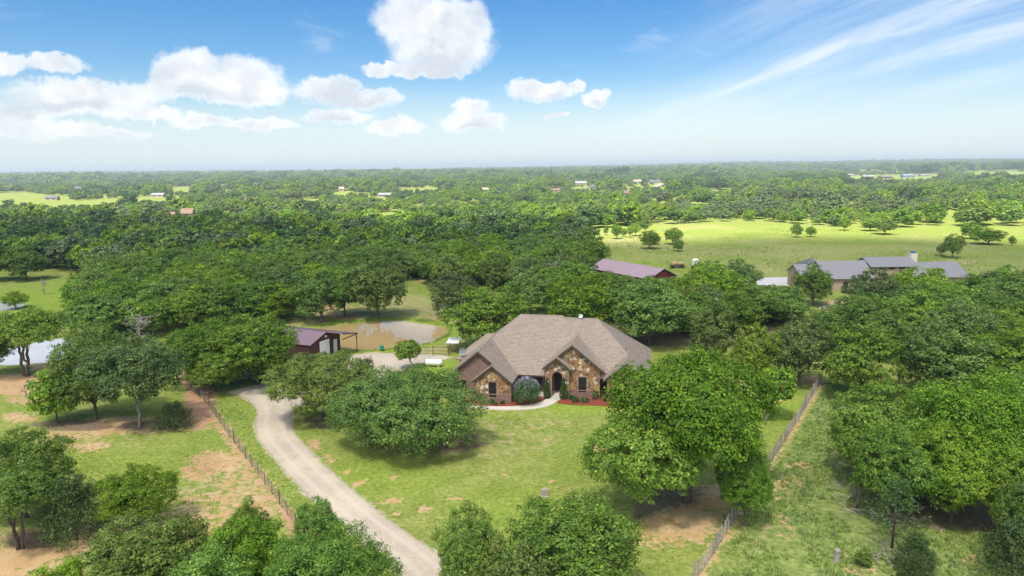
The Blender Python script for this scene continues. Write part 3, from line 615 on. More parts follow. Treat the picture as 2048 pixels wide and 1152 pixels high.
TREES = [
 ('live', 667, 973, 735, 893, 'huge round grey-green oak sweeping down to the lawn before the house', dict(rz=.6)),
 ('bright0', 545, 748, 700, 838, 'yellow-green oak at the inside of the driveway bend'),
 ('cedar1', 694, 772, 718, 818, 'dark spiky juniper behind the yellow-green oak by the yard', dict(name='juniper_tree')),
 ('leanr', 768, 838, 682, 740, 'small leaning oak with grey trunk near the propane tank', dict(rz=3.14, xb=828)),
 ('big', 1196, 1545, 703, 1003, 'tallest oak on the front lawn with dark forked trunk', dict(rz=1.0, xb=1392)),
 ('slim', 1160, 1392, 815, 1033, 'slim-trunked oak on the left side of the tall forked oak', dict(rz=2.2, xb=1288)),
 ('oak3', 1425, 1552, 890, 1052, 'smaller oak leaning over the picket fence beside the tall forked oak'),
 ('oak4', 1005, 1285, 985, 1205, 'broad round oak at the bottom edge right of the driveway'),
 ('oak1', 868, 1008, 1003, 1225, 'narrow grey-green oak at the bottom edge touching the driveway'),
 ('mid2', 945, 1145, 1085, 1290, 'low oak crown cut by the bottom edge between two taller oaks'),
 ('oak0', 192, 425, 1018, 1225, 'dark oak at the bottom left above the sandy track'),
 ('oak2', 400, 600, 1035, 1255, 'oak in the bottom clump left of the bare grey branches'),
 ('big2', 540, 800, 1050, 1290, 'bright oak of the bottom clump reaching over the driveway'),
 ('oak3', 585, 702, 995, 1170, 'slender oak rising above the bottom clump beside the driveway'),
 ('oak1', 455, 560, 995, 1185, 'thin dark oak rising from the bottom clump by the wire fence'),
 ('oak1', 300, 560, 1090, 1330, 'lowest oak crown along the bottom edge at the left'),
 ('mid3', 60, 190, 1118, 1260, 'young oak tips poking up at the bottom left corner'),
 ('bright0', 203, 352, 930, 1056, 'bright yellow-green oak standing alone above the sandy track'),
 ('cedar1', 92, 216, 950, 1080, 'dark spreading cedar next to the bright yellow-green oak', dict(name='cedar_tree')),
 ('fork', -35, 118, 935, 1098, 'oak at the left edge with pale trunks over bare soil'),
 ('oak2', -40, 146, 856, 1035, 'dark round oak at the left edge behind the spreading cedar'),
 ('twin', 182, 374, 667, 852, 'grey-green oak with two pale trunks left of the wire fence'),
 ('oak4', 118, 268, 648, 838, 'dark dense oak at the left behind the two-trunked oak'),
 ('shrub', 64, 165, 735, 846, 'dark low shrub at the left end of the dense oak', dict(name='shrub', cat='shrub')),
 ('cedar1', 316, 384, 803, 858, 'small round cedar beside the wire fence', dict(name='cedar_tree')),
 ('fork', -25, 132, 616, 752, 'forked dark-trunked oak in front of the small pale pond', dict(rz=.4)),
 ('oak3', -70, 30, 655, 752, 'oak crown cut by the left edge beside the forked oak'),
 ('oak0', 333, 480, 638, 772, 'oak over the wire fence at the top of the driveway', dict(rz=2)),
 ('oak2', 425, 608, 622, 768, 'round oak hiding the left half of the maroon barn'),
 ('oak4', 375, 500, 695, 782, 'low dark oak at the gravel edge under taller crowns'),
 ('mid1', 500, 585, 690, 770, 'small oak at the gravel edge in front of the barn'),
 ('dead', 228, 330, 622, 692, 'bare grey dead tree among the oaks at the left', dict(name='dead_tree')),
 ('mid4', 588, 700, 538, 645, 'thin-trunked oak on the far bank left of the pond'),
 ('mid1', 690, 822, 515, 638, 'leaning-trunk oak at the far bank of the brown pond'),
 ('mid3', 640, 740, 535, 632, 'middle oak of the row on the far pond bank'),
 ('mid2', 856, 962, 540, 634, 'oak with several thin stems right of the brown pond'),
 ('mid0', 893, 1068, 570, 697, 'large oak beside the left rear corner of the house'),
 ('mid3', 1085, 1235, 545, 678, 'oak rising straight behind the house ridge'),
 ('mid1', 1210, 1390, 560, 690, 'oak behind the right end of the house roof'),
 ('mid4', 1376, 1474, 595, 737, 'tall pale grey-green oak with grey trunk right of the house'),
 ('midb0', 1458, 1562, 645, 768, 'light green oak over the play area right of the house'),
 ('mid2', 1530, 1665, 630, 770, 'dark oak at the far end of the picket fence'),
 ('mid0', 1640, 1795, 643, 798, 'dense dark oak right of the picket fence end'),
 ('mid4', 1780, 1905, 640, 792, 'grey-green oak second to the right of the fence end'),
 ('leanr', 1498, 1606, 735, 842, 'leaning dark oak on the lawn by the picket fence', dict(rz=0, xb=1530)),
 ('bright1', 1658, 1870, 770, 965, 'leftmost oak of the clump at the right', dict(rz=1)),
 ('big2', 1795, 2075, 742, 1000, 'biggest oak of the clump at the right edge', dict(rz=2)),
 ('oak3', 1690, 1860, 850, 1040, 'lower oak of the right clump above the dead brush'),
 ('oak0', 1815, 1985, 850, 1045, 'yellow-tipped oak of the right clump over bare leaf litter'),
 ('oak4', 1955, 2130, 880, 1080, 'oak cut by the right edge above the bottom cedar'),
 ('oak1', 1990, 2110, 935, 1130, 'grey-green oak at the right edge near the bottom'),
 ('sparse', 1728, 1838, 945, 1102, 'sparse cedar with a bare dark trunk on the wild grass', dict(name='cedar_tree')),
 ('cedar0', 1788, 1868, 1062, 1142, 'small dense cedar right of the sparse cedar', dict(name='cedar_tree')),
 ('cedar0', 1790, 1860, 1105, 1180, 'cedar bush cut by the bottom edge at the right', dict(name='cedar_tree')),
 ('cedar1', 1963, 2085, 1040, 1150, 'dark wide cedar in the bottom right corner', dict(name='cedar_tree')),
 ('shrub', 1708, 1745, 1098, 1132, 'small yellow-green cedar seedling on the wild grass', dict(name='shrub', cat='shrub')),
 ('mid1', 1585, 1665, 527, 612, 'round oak in front of the ranch house left wing'),
 ('mid2', 1685, 1800, 535, 640, 'oak hiding the middle of the ranch house'),
 ('mid3', 1775, 1895, 532, 640, 'oak hiding the right middle of the ranch house'),
 ('mid4', 1880, 2000, 545, 640, 'oak before the right end of the ranch house'),
 ('mid0', -75, 30, 468, 563, 'dark oak at the left edge behind the far pale pond'),
 ('mid4', 12, 94, 492, 561, 'dark round oak left of the open grass at the far left'),
 ('midb1', 6, 58, 582, 617, 'little flat-topped tree beside the far pale pond'),
 ('dead', 74, 104, 556, 590, 'small bare pale-trunked tree on the open grass at the left', dict(name='dead_tree')),
 ('mid0', 1160, 1218, 472, 545, 'dark oak at the meadow edge behind the red barn'),
 ('mid3', 1100, 1172, 425, 500, 'tall dark oak at the corner of the meadow'),
]
for T in TREES:
    kw = T[6] if len(T) > 6 else {}
    tree_px(*T[:6], **kw)
FT = [(1212, 470, 11, 18, 'tiny round'), (1233, 478, 24, 32, 'tallest of the left group'), (1248, 474, 12, 18, 'thin'), (1260, 475, 15, 24, 'upright'), (1271, 472, 22, 28, 'pale'), (1290, 465, 24, 34, 'rearmost of the left group'),
      (1299, 498, 42, 38, 'broad dark left'), (1308, 490, 20, 26, 'partly hidden'), (1345, 489, 40, 34, 'broad dark right'), (1356, 503, 25, 26, 'small dark front'), (1593, 475, 24, 30, 'three-stemmed'), (1621, 474, 21, 22, 'small round'),
      (1688, 461, 26, 26, 'lone pale'), (1770, 469, 46, 32, 'many-stemmed'), (1904, 516, 44, 49, 'largest pale'), (1882, 511, 20, 24, 'little pale neighbour'), (1976, 489, 60, 34, 'low bushy dark'), (2023, 491, 15, 20, 'narrow upright'), (1740, 462, 40, 30, 'wood-edge'), (1940, 478, 40, 36, 'wood-edge right-hand')]
for i, (x, y, w, h, ad) in enumerate(FT):
    tree_px('mid%d' % (i % 5) if 'pale' not in ad else 'midb%d' % (i % 2), x - w / 2, x + w / 2, y - h, y, ad + ' oak standing on the open meadow', group='trees on the open meadow')

# -------- the woods: bases sampled inside regions given on the ground
def samp(poly_pts, sp, seed, excl=()):
    Pn = poly_px(poly_pts); r = np.random.default_rng(seed); lo, hi = Pn.min(0), Pn.max(0)
    g = [(x, y) for y in np.arange(lo[1], hi[1], sp) for x in np.arange(lo[0], hi[0], sp)]
    g = np.array(g) + r.uniform(-.38, .38, (len(g), 2)) * sp; g = g[inside(Pn, g[:, 0], g[:, 1])]
    for e in excl: g = g[sdf(e, g[:, 0], g[:, 1]) > 2.0]
    return g
W1 = [(-160, 466), (1130, 466), (1165, 470), (1170, 520), (1210, 562), (1390, 592), (1560, 590), (1560, 640), (1500, 690), (1330, 672), (1190, 640), (1060, 640), (1030, 590), (950, 575), (870, 590), (850, 560), (800, 560), (720, 592), (600, 618), (565, 640), (540, 700), (340, 700), (160, 678), (132, 610), (190, 555), (110, 540), (-160, 545)]
W2 = [(1700, 640), (1760, 625), (2160, 612), (2160, 745), (1900, 750), (1700, 740), (1640, 700), (1700, 665)]
W3 = [(1920, 760), (2160, 740), (2160, 1000), (2080, 980), (2030, 880), (1940, 830)]
BARNX = [poly_px([(1170, 580), (1230, 525), (1380, 535), (1320, 600)]), poly_px([(455, 735), (690, 715), (700, 690), (560, 660), (450, 680)]), POND, POND2, poly_px([(-100, 560), (60, 545), (150, 565), (120, 640), (-100, 650)])]
cand = []
for reg, sp_, sd, lb, gr in ((W1, 6.5, 1, 'dark green oak in the dense wood beyond the pond and house', 'oaks of the dense wood'), (W2, 6.6, 2, 'oak in the wood right of the picket fence', 'oaks of the right-hand wood'), (W3, 6.5, 3, 'oak in the thicket at the right edge', 'oaks of the right-edge thicket')):
    for x, y in samp(reg, sp_, sd, BARNX):
        if all((x - a) ** 2 + (y - b) ** 2 > (r * .62 + 2.2) ** 2 for a, b, r in PLACED): cand.append((math.hypot(x, y), x, y, lb, gr))
cand.sort()
mids = ['mid0', 'mid1', 'mid2', 'mid3', 'mid4', 'mid0', 'mid2', 'midb0', 'dead']
LIM = 222; restp = []
for i, (d, x, y, lb, gr) in enumerate(cand):
    w = rnd.uniform(7.6, 12.0); h = cap_h(x, y, w, rnd.uniform(6.8, 9.8)); pr = mids[rnd.randrange(8)] if rnd.random() > .02 else 'dead'
    ppx = 1024 + F * x / max(1, (y * cp + CZ * sp)); tone = {'midb0': 'yellow-green oak', 'mid3': 'fresh green oak', 'mid2': 'grey-green oak'}.get(pr, 'dark green oak')
    if 'dense' in lb:
        lb = tone + (' in the wood left of the maroon barn' if ppx < 560 else ' in the wood straight behind the brown pond' if ppx < 900 else ' in the wood behind the house' if ppx < 1330 else ' in the wood between the house and the ranch') if y < 165 else tone + (' deep in the wood at the far left' if ppx < 420 else ' deep in the wood beyond the pond' if ppx < 860 else ' deep in the wood near the meadow corner')
        gr = lb.split(' oak ', 1)[1]; gr = 'oaks ' + gr
    elif pr != 'dead': lb = tone + lb[3:]
    if i < LIM:
        if pr == 'dead': place_tree('', 'dead', x, y, 6, 7.5, rnd.uniform(0, 6), 'dead_tree', 'bare grey dead tree inside ' + ('the dense wood' if ' wood ' in lb and 'picket' not in lb else 'the right-hand wood'), 'tree', 'dead trees in the woods')
        else: place_tree('', pr, x, y, w, h, rnd.uniform(0, 6.28), 'oak_tree', lb, 'tree', gr)
    else: restp.append((x, y, rnd.uniform(.8, 1.2)))
print('wood candidates', len(cand), 'rest', len(restp))

# -------- far woods: one mass each, instanced by geometry nodes
M_fard = leaf_mat('dark_far_leaves', (.045, .088, .028), (.095, .165, .045), (.20, .25, .08)); M_fary = leaf_mat('yellow_far_leaves', (.10, .155, .03), (.20, .27, .05), (.33, .38, .10)); M_farg = leaf_mat('grey_far_leaves', (.085, .13, .055), (.17, .22, .09), (.30, .34, .16))
for i in range(5): make_oak('far%d' % i, 400 + i, (2300, 2100, 2300, 2200, 2400)[i], .40, (M_fard, M_oak, M_bright, M_fary, M_farg)[i], M_bark, low=.12, nl=(11, 13, 10, 14, 12)[i], per=9, clump=.85, twigs=False, limbs=3)
far_col = bpy.data.collections.new('far_tree_kinds')
for i in range(5):
    tm, cm, R, H = PROTO['far%d' % i]; o = bpy.data.objects.new('tree_kind', cm); far_col.objects.link(o)
def instancer(name, pts, scl, label, col, kind):
    me = bpy.data.meshes.new(name); me.vertices.add(len(pts)); me.vertices.foreach_set('co', np.ascontiguousarray(pts, np.float32).ravel()); fattr(me, 'scl', scl); fattr(me, 'kindno', kind)
    o = link(bpy.data.objects.new(name, me)); ng = bpy.data.node_groups.new(name, 'GeometryNodeTree'); n = ng.nodes; L = ng.links
    ng.interface.new_socket('Geometry', in_out='INPUT', socket_type='NodeSocketGeometry'); ng.interface.new_socket('Geometry', in_out='OUTPUT', socket_type='NodeSocketGeometry')
    gi = n.new('NodeGroupInput'); go = n.new('NodeGroupOutput'); ip = n.new('GeometryNodeInstanceOnPoints'); ci = n.new('GeometryNodeCollectionInfo')
    ci.inputs[0].default_value = col; ci.inputs[1].default_value = True; ci.inputs[2].default_value = True
    rv = n.new('FunctionNodeRandomValue'); rv.data_type = 'FLOAT_VECTOR'; rv.inputs[0].default_value = (0, 0, 0); rv.inputs[1].default_value = (0, 0, 6.283)
    na = n.new('GeometryNodeInputNamedAttribute'); na.data_type = 'FLOAT'; na.inputs[0].default_value = 'scl'
    rs = n.new('FunctionNodeRandomValue'); rs.data_type = 'FLOAT_VECTOR'; rs.inputs[0].default_value = (.85, .85, .75); rs.inputs[1].default_value = (1.25, 1.25, 1.1)
    vm = n.new('ShaderNodeVectorMath'); vm.operation = 'SCALE'
    L.new(rs.outputs[0], vm.inputs[0]); L.new(na.outputs[0], vm.inputs[3])
    L.new(gi.outputs[0], ip.inputs['Points']); L.new(ci.outputs[0], ip.inputs['Instance']); ip.inputs['Pick Instance'].default_value = True
    L.new(rv.outputs[0], ip.inputs['Rotation']); L.new(vm.outputs[0], ip.inputs['Scale']); L.new(ip.outputs[0], go.inputs[0])
    ka = n.new('GeometryNodeInputNamedAttribute'); ka.data_type = 'FLOAT'; ka.inputs[0].default_value = 'kindno'; L.new(ka.outputs[0], ip.inputs['Instance Index'])
    md = o.modifiers.new('instances', 'NODES'); md.node_group = ng
    tag(o, label, kind='stuff'); return o
def kinds(x, y, sd):
    r = np.random.default_rng(sd); a = vnoise(x, y, 75, 51, 3) + r.normal(0, .10, len(x)); b = r.uniform(0, 1, len(x))
    k_ = np.where(a < .40, 0, np.where(a < .50, 1, np.where(a < .58, 2, np.where(a < .66, 3, 4)))); return np.where(b < .12, r.integers(0, 5, len(x)), k_).astype(float)
def far_points():
    r = np.random.default_rng(77); out = []
    def ring(y0, y1, sp):
        pts = []
        yv = np.arange(y0, y1, sp)
        for y in yv:
            xx = np.arange(-.80 * y - 20, .80 * y + 20, sp); pts.append(np.stack([xx, np.full(len(xx), y)], 1))
        p = np.concatenate(pts); return p + r.uniform(-.5, .5, p.shape) * sp
    a = ring(300, 700, 8.0); b = ring(700, 1500, 10.5); c = ring(1500, 5600, 19.0)
    for p, s in ((a, .92), (b, 1.15), (c, 2.0)):
        x, y = p[:, 0], p[:, 1]; keep = np.ones(len(p), bool)
        n = vnoise(x, y, 55, 31, 3); gap = .41
        keep &= n > gap * .93
        keep &= ~((vnoise(x, y, 150, 37, 2) > .70) & (y > 600))
        keep &= sdf(FIELD, x, y) > 4
        for q in OPEN: keep &= sdf(q, x, y) > 1
        W = poly_px(W1); keep &= ~inside(W, x, y)
        x, y = x[keep], y[keep]; sc_ = s * r.uniform(.65, 1.25, len(x)) * (.62 + .48 * sstep(vnoise(x, y, 110, 71, 2), .35, .62)); kp = np.ones(len(x), bool)
        for hx, hy, hw in HOUSES:              # gardens round the far houses, low scrub before them
            dd = math.hypot(hx, hy); lat = np.abs(x * hy - y * hx) / dd; al = (x * hx + y * hy) / dd
            kp &= ~((np.hypot(x - hx, y - hy) < hw * .6 + 9) & (al < dd + hw * .8)); sc_ = np.where((lat < hw * .5 + 2) & (al > dd * .72) & (al < dd), np.minimum(sc_, .38), sc_)
        for q in OPEN:
            cx_, cy_ = q.mean(0); dd = math.hypot(cx_, cy_); dn = np.hypot(q[:, 0], q[:, 1]).min(); lt = np.abs(q[:, 0] * cy_ - q[:, 1] * cx_).max() / dd; lat = np.abs(x * cy_ - y * cx_) / dd; al = (x * cx_ + y * cy_) / dd
            sc_ = np.where((lat < lt * .85) & (al > dn * .80) & (al < dn + 5), np.minimum(sc_, .45 * s), sc_)
        x, y, sc_ = x[kp], y[kp], sc_[kp]; z = terrain(x, y) - .3
        out.append(np.stack([x, y, z, sc_], 1))
    return np.concatenate(out)
OPEN = [np.array([gpt(*p)[:2] for p in q]) for q in (
    [(-60, 388), (50, 384), (90, 394), (60, 402), (-60, 400)], [(-60, 402), (120, 404), (260, 396), (350, 392), (370, 404), (200, 416), (-60, 418)],
    [(60, 392), (130, 392), (150, 410), (60, 412)], [(345, 374), (378, 374), (376, 388), (340, 388)], [(800, 377), (880, 376), (880, 385), (800, 385)], [(1900, 346), (2030, 342), (2120, 352), (2080, 362), (1960, 358)], [(1560, 339), (1800, 334), (1800, 342), (1560, 345)],
    [(725, 462), (810, 455), (815, 470), (735, 476)], [(1305, 372), (1330, 362), (1338, 364), (1315, 378)], [(1700, 352), (1880, 348), (1880, 360), (1700, 362)], [(660, 384), (700, 382), (700, 392), (660, 392)], [(120, 470), (165, 455), (165, 475), (120, 485)], [(310, 462), (410, 440), (410, 458), (310, 478)], [(420, 388), (480, 386), (480, 391), (420, 393)], [(1095, 378), (1180, 374), (1180, 381), (1095, 384)], [(1240, 371), (1300, 369), (1300, 375), (1240, 377)], [(560, 402), (640, 400), (640, 407), (560, 408)], [(1420, 382), (1500, 380), (1500, 386), (1420, 388)], [(900, 405), (960, 404), (960, 410), (900, 411)], [(330, 488), (370, 484), (375, 520), (320, 525)])]
HOUSES = []
for q in ((145, 462, 30), (336, 448, 24), (374, 441, 22), (281, 453, 10), (102, 401, 22), (155, 381, 18), (314, 395, 24), (393, 375, 20), (444, 375, 13), (512, 373, 15), (489, 399, 14), (683, 383, 10), (735, 466, 30), (792, 463, 20), (757, 449, 30), (768, 394, 26), (971, 383, 12), (1053, 370, 10), (1162, 372, 22), (1188, 377, 14), (1113, 385, 14), (1275, 367, 16), (1311, 366, 22), (1253, 394, 10), (1701, 352, 14), (1737, 357, 20), (1775, 357, 24), (1818, 355, 22), (1851, 353, 18)):
    g_ = gpt(q[0], q[1]); HOUSES.append((float(g_[0]), float(g_[1]), q[2] / pxm(g_)))
fp = far_points(); print('far trees', len(fp))
instancer('distant_woods', fp[:, :3], fp[:, 3], 'hazy oak woodland stretching to the horizon', far_col, kinds(fp[:, 0], fp[:, 1], 1))
if restp:
    rp = np.array(restp); instancer('rear_woods', np.stack([rp[:, 0], rp[:, 1], np.zeros(len(rp))], 1), rp[:, 2], 'shaded back rows of the dense oak wood', far_col, np.array([0, 1, 0, 1, 2, 4])[np.random.default_rng(4).integers(0, 6, len(rp))])
# ------------------------------------------------------------------ the house
HR = R_(-12); HO = gp(1022.4, 807)
house = empty('stone_and_brick_house', (HO[0], HO[1], 0), HR)
tag(house, 'single-storey brick and stone house with brown shingle hip roof and four front gables', 'house')
def shingle_mat():
    m, t, out = new_mat('brown_shingles'); uv = t.new('ShaderNodeUVMap').outputs[0]
    def bk(sc_, mor):
        b = t.new('ShaderNodeTexBrick', ins={'Vector': uv, 'Scale': sc_, 'Color1': (.265, .215, .170, 1), 'Color2': (.345, .285, .230, 1), 'Mortar': mor, 'Mortar Size': .022, 'Bias': -.1, 'Brick Width': .42, 'Row Height': .21}); b.offset = .37; return b
    b1 = bk(1.0, (.17, .135, .11, 1)); c = b1.outputs[0]
    n = t.noise(uv, 5.5, 5, .7); c = t.mix(1.0, c, t.mix(n, (.84, .84, .84), (1.16, 1.15, 1.14)), 'MULTIPLY')
    n2 = t.noise(uv, .5, 4); c = t.mix(1.0, c, t.mix(n2, (.88, .88, .88), (1.12, 1.12, 1.12)), 'MULTIPLY')
    b = t.new('ShaderNodeBsdfPrincipled', ins={'Base Color': c, 'Roughness': .9}); b.inputs['Specular IOR Level'].default_value = .2
    bp = t.new('ShaderNodeBump', ins={'Strength': .7, 'Distance': .03, 'Height': b1.outputs[1]}); bp.invert = True; t.l.new(bp.outputs[0], b.inputs['Normal'])
    t.l.new(b.outputs[0], out.inputs[0]); return m
def brick_mat():
    m, t, out = new_mat('brown_brick'); tc = t.new('ShaderNodeTexCoord').outputs['Object']
    s = t.new('ShaderNodeSeparateXYZ', ins={0: tc}).outputs; v = t.new('ShaderNodeCombineXYZ', ins={0: t.math('ADD', s[0], s[1]), 1: s[2]}).outputs[0]
    b1 = t.new('ShaderNodeTexBrick', ins={'Vector': v, 'Scale': 1.0, 'Color1': (.145, .072, .050, 1), 'Color2': (.25, .145, .105, 1), 'Mortar': (.30, .25, .21, 1), 'Mortar Size': .010, 'Brick Width': .26, 'Row Height': .095})
    c = t.mix(1.0, b1.outputs[0], t.mix(t.noise(v, 4, 5, .7), (.65, .65, .68), (1.3, 1.25, 1.2)), 'MULTIPLY')
    b = t.new('ShaderNodeBsdfPrincipled', ins={'Base Color': c, 'Roughness': .9}); bp = t.new('ShaderNodeBump', ins={'Strength': .5, 'Distance': .02, 'Height': b1.outputs[1]}); bp.invert = True
    t.l.new(bp.outputs[0], b.inputs['Normal']); t.l.new(b.outputs[0], out.inputs[0]); return m
def stone_mat():
    m, t, out = new_mat('field_stone'); oi = t.new('ShaderNodeObjectInfo').outputs['Random']; tc = t.new('ShaderNodeTexCoord').outputs['Object']
    cr = t.new('ShaderNodeValToRGB'); t.l.new(oi, cr.inputs[0]); cr.color_ramp.interpolation = 'CONSTANT'; e = cr.color_ramp.elements
    cols = [(.0, (.29, .15, .06)), (.20, (.22, .12, .065)), (.36, (.34, .20, .085)), (.50, (.17, .10, .065)), (.62, (.40, .27, .13)), (.74, (.27, .165, .095)), (.85, (.50, .42, .31)), (.93, (.62, .56, .47))]
    e[0].position, e[0].color = 0, cols[0][1] + (1,); e[1].position, e[1].color = cols[1][0], cols[1][1] + (1,)
    for p, q in cols[2:]: n_ = e.new(p); n_.color = q + (1,)
    n = t.noise(tc, 5, 5, .65, .4); c = t.mix(1.0, cr.outputs[0], t.mix(t.ramp(n, .25, .75), (.66, .62, .58), (1.32, 1.30, 1.26)), 'MULTIPLY')
    b = t.new('ShaderNodeBsdfPrincipled', ins={'Base Color': c, 'Roughness': .9}); bp = t.new('ShaderNodeBump', ins={'Strength': .6, 'Distance': .03, 'Height': n})
    t.l.new(bp.outputs[0], b.inputs['Normal']); t.l.new(b.outputs[0], out.inputs[0]); return m
M_sh, M_brick, M_stone = shingle_mat(), brick_mat(), stone_mat()
M_mortar = simple('mortar', (.40, .32, .22), .95, var=.2); M_trim = simple('dark_brown_trim', (.075, .05, .038), .6, var=.1); M_screen = simple('black_window_screen', (.012, .012, .013), .45, var=.2, spec=.4)
M_ledge = simple('brick_ledge', (.27, .17, .125), .9, var=.25, nscale=9); M_conc = simple('pale_concrete', (.52, .47, .40), .9, var=.14, nscale=2.5, bump=.2); M_white = simple('white_paint', (.78, .78, .76), .5, var=.05)
M_cap_ = simple('ridge_shingle', (.30, .25, .20), .9, var=.2, nscale=5); M_door = simple('dark_wood_door', (.05, .028, .018), .5, var=.2); M_soff = simple('brown_soffit', (.16, .11, .08), .8)

def roof_piece(name, polys, along, parent=house, mat=None, thick=.15):
    """polys: coplanar 3D polygons (CCW from above); along: unit vector of the eave, for the courses"""
    bm = bmesh.new(); uvl = bm.loops.layers.uv.new('UVMap'); al = Vector(along).normalized()
    for poly in polys:
        up_ = [bm.verts.new(p) for p in poly]; dn = [bm.verts.new((p[0], p[1], p[2] - thick)) for p in poly]
        fs = [bm.faces.new(up_), bm.faces.new(dn[::-1])] + [bm.faces.new((up_[(i + 1) % len(up_)], up_[i], dn[i], dn[(i + 1) % len(up_)])) for i in range(len(up_))]
        bm.normal_update(); nrm = fs[0].normal.copy()
        if nrm.z < 0: nrm = -nrm
        sl = nrm.cross(al)
        for f in fs:
            for lp in f.loops: lp[uvl].uv = (lp.vert.co.dot(al), lp.vert.co.dot(sl))
    bmesh.ops.recalc_face_normals(bm, faces=bm.faces[:])
    me = bpy.data.meshes.new(name); bm.to_mesh(me); bm.free(); me.materials.append(mat or M_sh)
    return link(bpy.data.objects.new(name, me), parent)
k = .82; UX, VY = (1, 0, 0), (0, 1, 0)
# main hip
mr = empty  # (name kept free)
r1a, r1b = (-.75, 10.2, 8.7), (4.8, 10.2, 8.7); e0 = 2.75
roof_piece('main_roof', [[(-8.0, 2.95, e0), (3.65, 2.95, e0), (3.65, 3.6, e0 + .65 * .8207), (11.4, 3.6, e0 + .65 * .8207), r1b, r1a]], UX)
roof_piece('main_roof_side', [[(11.4, 3.6, e0 + .533), (12.05, 4.2, e0), (12.05, 17.4, e0), r1b]], VY); roof_piece('main_roof_side', [[(-8.0, 17.4, e0), (-8.0, 2.95, e0), r1a]], VY)
roof_piece('main_roof_rear', [[(12.05, 17.4, e0), (-8.0, 17.4, e0), r1a, r1b]], UX)
# right hip body
r2a, r2b = (3.0, 10.3, 8.45), (9.3, 10.3, 8.45)
roof_piece('right_roof_front', [[(3.0, 3.8, e0 + .45 * .82), (10.35, 3.8, e0 + .45 * .82), (10.35, 3.35, e0), (16.25, 3.35, e0), r2b, r2a]], UX)
roof_piece('right_roof_end', [[r2b, (13.45, 6.15, 5.05), (13.45, 2.1, 5.05), (16.25, 2.1, e0), (16.25, 17.25, e0)]], VY)
roof_piece('right_roof_rear', [[(16.25, 17.25, e0), (3.0, 17.25, e0), r2a, r2b]], UX)
roof_piece('right_gable_roof', [[(10.75, 2.1, 2.84), (13.45, 2.1, 5.05), (13.45, 6.3, 5.05), (10.75, 6.3, 2.84)]], VY)
# left wing: the right slope runs on over the stone bump-out
zl = lambda u: 6.25 - k * abs(u + 4.1)
roof_piece('left_wing_roof', [[(-8.1, .35, zl(-8.1)), (-4.1, .35, 6.25), (-4.1, 8.5, 6.25), (-8.1, 8.5, zl(-8.1))]], VY)
roof_piece('left_wing_roof', [[(-4.1, .35, 6.25), (-2.27, .35, zl(-2.27)), (-2.27, 8.5, zl(-2.27)), (-4.1, 8.5, 6.25)], [(-2.27, -.35, zl(-2.27)), (.25, -.35, zl(.25)), (.25, 8.5, zl(.25)), (-2.27, 8.5, zl(-2.27))]], VY)
roof_piece('stone_gable_roof', [[(-4.75, -.35, zl(-2.27) - k * 2.48), (-2.27, -.35, zl(-2.27)), (-2.27, .9, zl(-2.27)), (-4.75, .9, zl(-2.27) - k * 2.48)]], VY)
# left rear body
roof_piece('rear_wing_roof', [[(-9.3, 8.3, e0), (2, 8.3, e0), (2, 11.8, 5.5), (-5.8, 11.8, 5.5)]], UX)
roof_piece('rear_wing_roof_end', [[(-9.3, 15.3, e0), (-9.3, 8.3, e0), (-5.8, 11.8, 5.5)]], VY); roof_piece('rear_wing_roof_back', [[(2, 15.3, e0), (-9.3, 15.3, e0), (-5.8, 11.8, 5.5), (2, 11.8, 5.5)]], UX)
# centre gable with the entry gable nested under its left slope
kc = .81; zc_ = lambda u: 6.8 - kc * abs(u - 6.95)
roof_piece('centre_gable_roof', [[(6.95, 2.95, 6.8), (10.8, 2.95, zc_(10.8)), (10.8, 9, zc_(10.8)), (6.95, 9, 6.8)]], VY)
roof_piece('centre_gable_roof', [[(5.12, 2.95, zc_(5.12)), (6.95, 2.95, 6.8), (6.95, 9, 6.8), (5.12, 9, zc_(5.12))], [(3.4, 2.4, zc_(3.4)), (5.12, 2.4, zc_(5.12)), (5.12, 9, zc_(5.12)), (3.4, 9, zc_(3.4))]], VY)
roof_piece('entry_gable_roof', [[(5.12, 2.4, zc_(5.12)), (6.95, 2.4, zc_(5.12) - kc * 1.83), (6.95, 3.5, zc_(5.12) - kc * 1.83), (5.12, 3.5, zc_(5.12))]], VY)
def rake(a, b, v0, parent=house, h=.26, dz=-.10, dep=.10):
    mb = MB(); (u0, z0), (u1, z1) = a, b
    V_ = [(u0, v0, z0 + dz), (u1, v0, z1 + dz), (u1, v0, z1 + dz - h), (u0, v0, z0 + dz - h)]; V2 = [(x, y + dep, z) for x, y, z in V_]
    mb.add(V_ + V2, [(0, 3, 2, 1), (4, 5, 6, 7), (0, 1, 5, 4), (1, 2, 6, 5), (2, 3, 7, 6), (3, 0, 4, 7)]); mb.build('rake_board', M_trim, parent)
for a, b, v in (((-8.1, zl(-8.1)), (-4.1, 6.25), .32), ((-4.1, 6.25), (-2.2, zl(-2.2)), .32), ((-4.75, zl(-2.27) - k * 2.48), (-2.27, zl(-2.27)), -.38), ((-2.27, zl(-2.27)), (.25, zl(.25)), -.38),
                ((5.12, zc_(5.12)), (6.95, 6.8), 2.92), ((6.95, 6.8), (10.8, zc_(10.8)), 2.92), ((3.4, zc_(3.4)), (5.12, zc_(5.12)), 2.37), ((5.12, zc_(5.12)), (6.95, zc_(5.12) - kc * 1.83), 2.37),
                ((10.75, 2.84), (13.45, 5.05), 2.07), ((13.45, 5.05), (16.25, e0), 2.07)): rake(a, b, v)
fb = MB(); fb.box(.25, 3.4, 2.9, 2.99, e0 - .22, e0 - .02).box(10.5, 11.2, 3.3, 3.38, e0 - .2, e0 - .02); fb.build('fascia', M_trim, house)
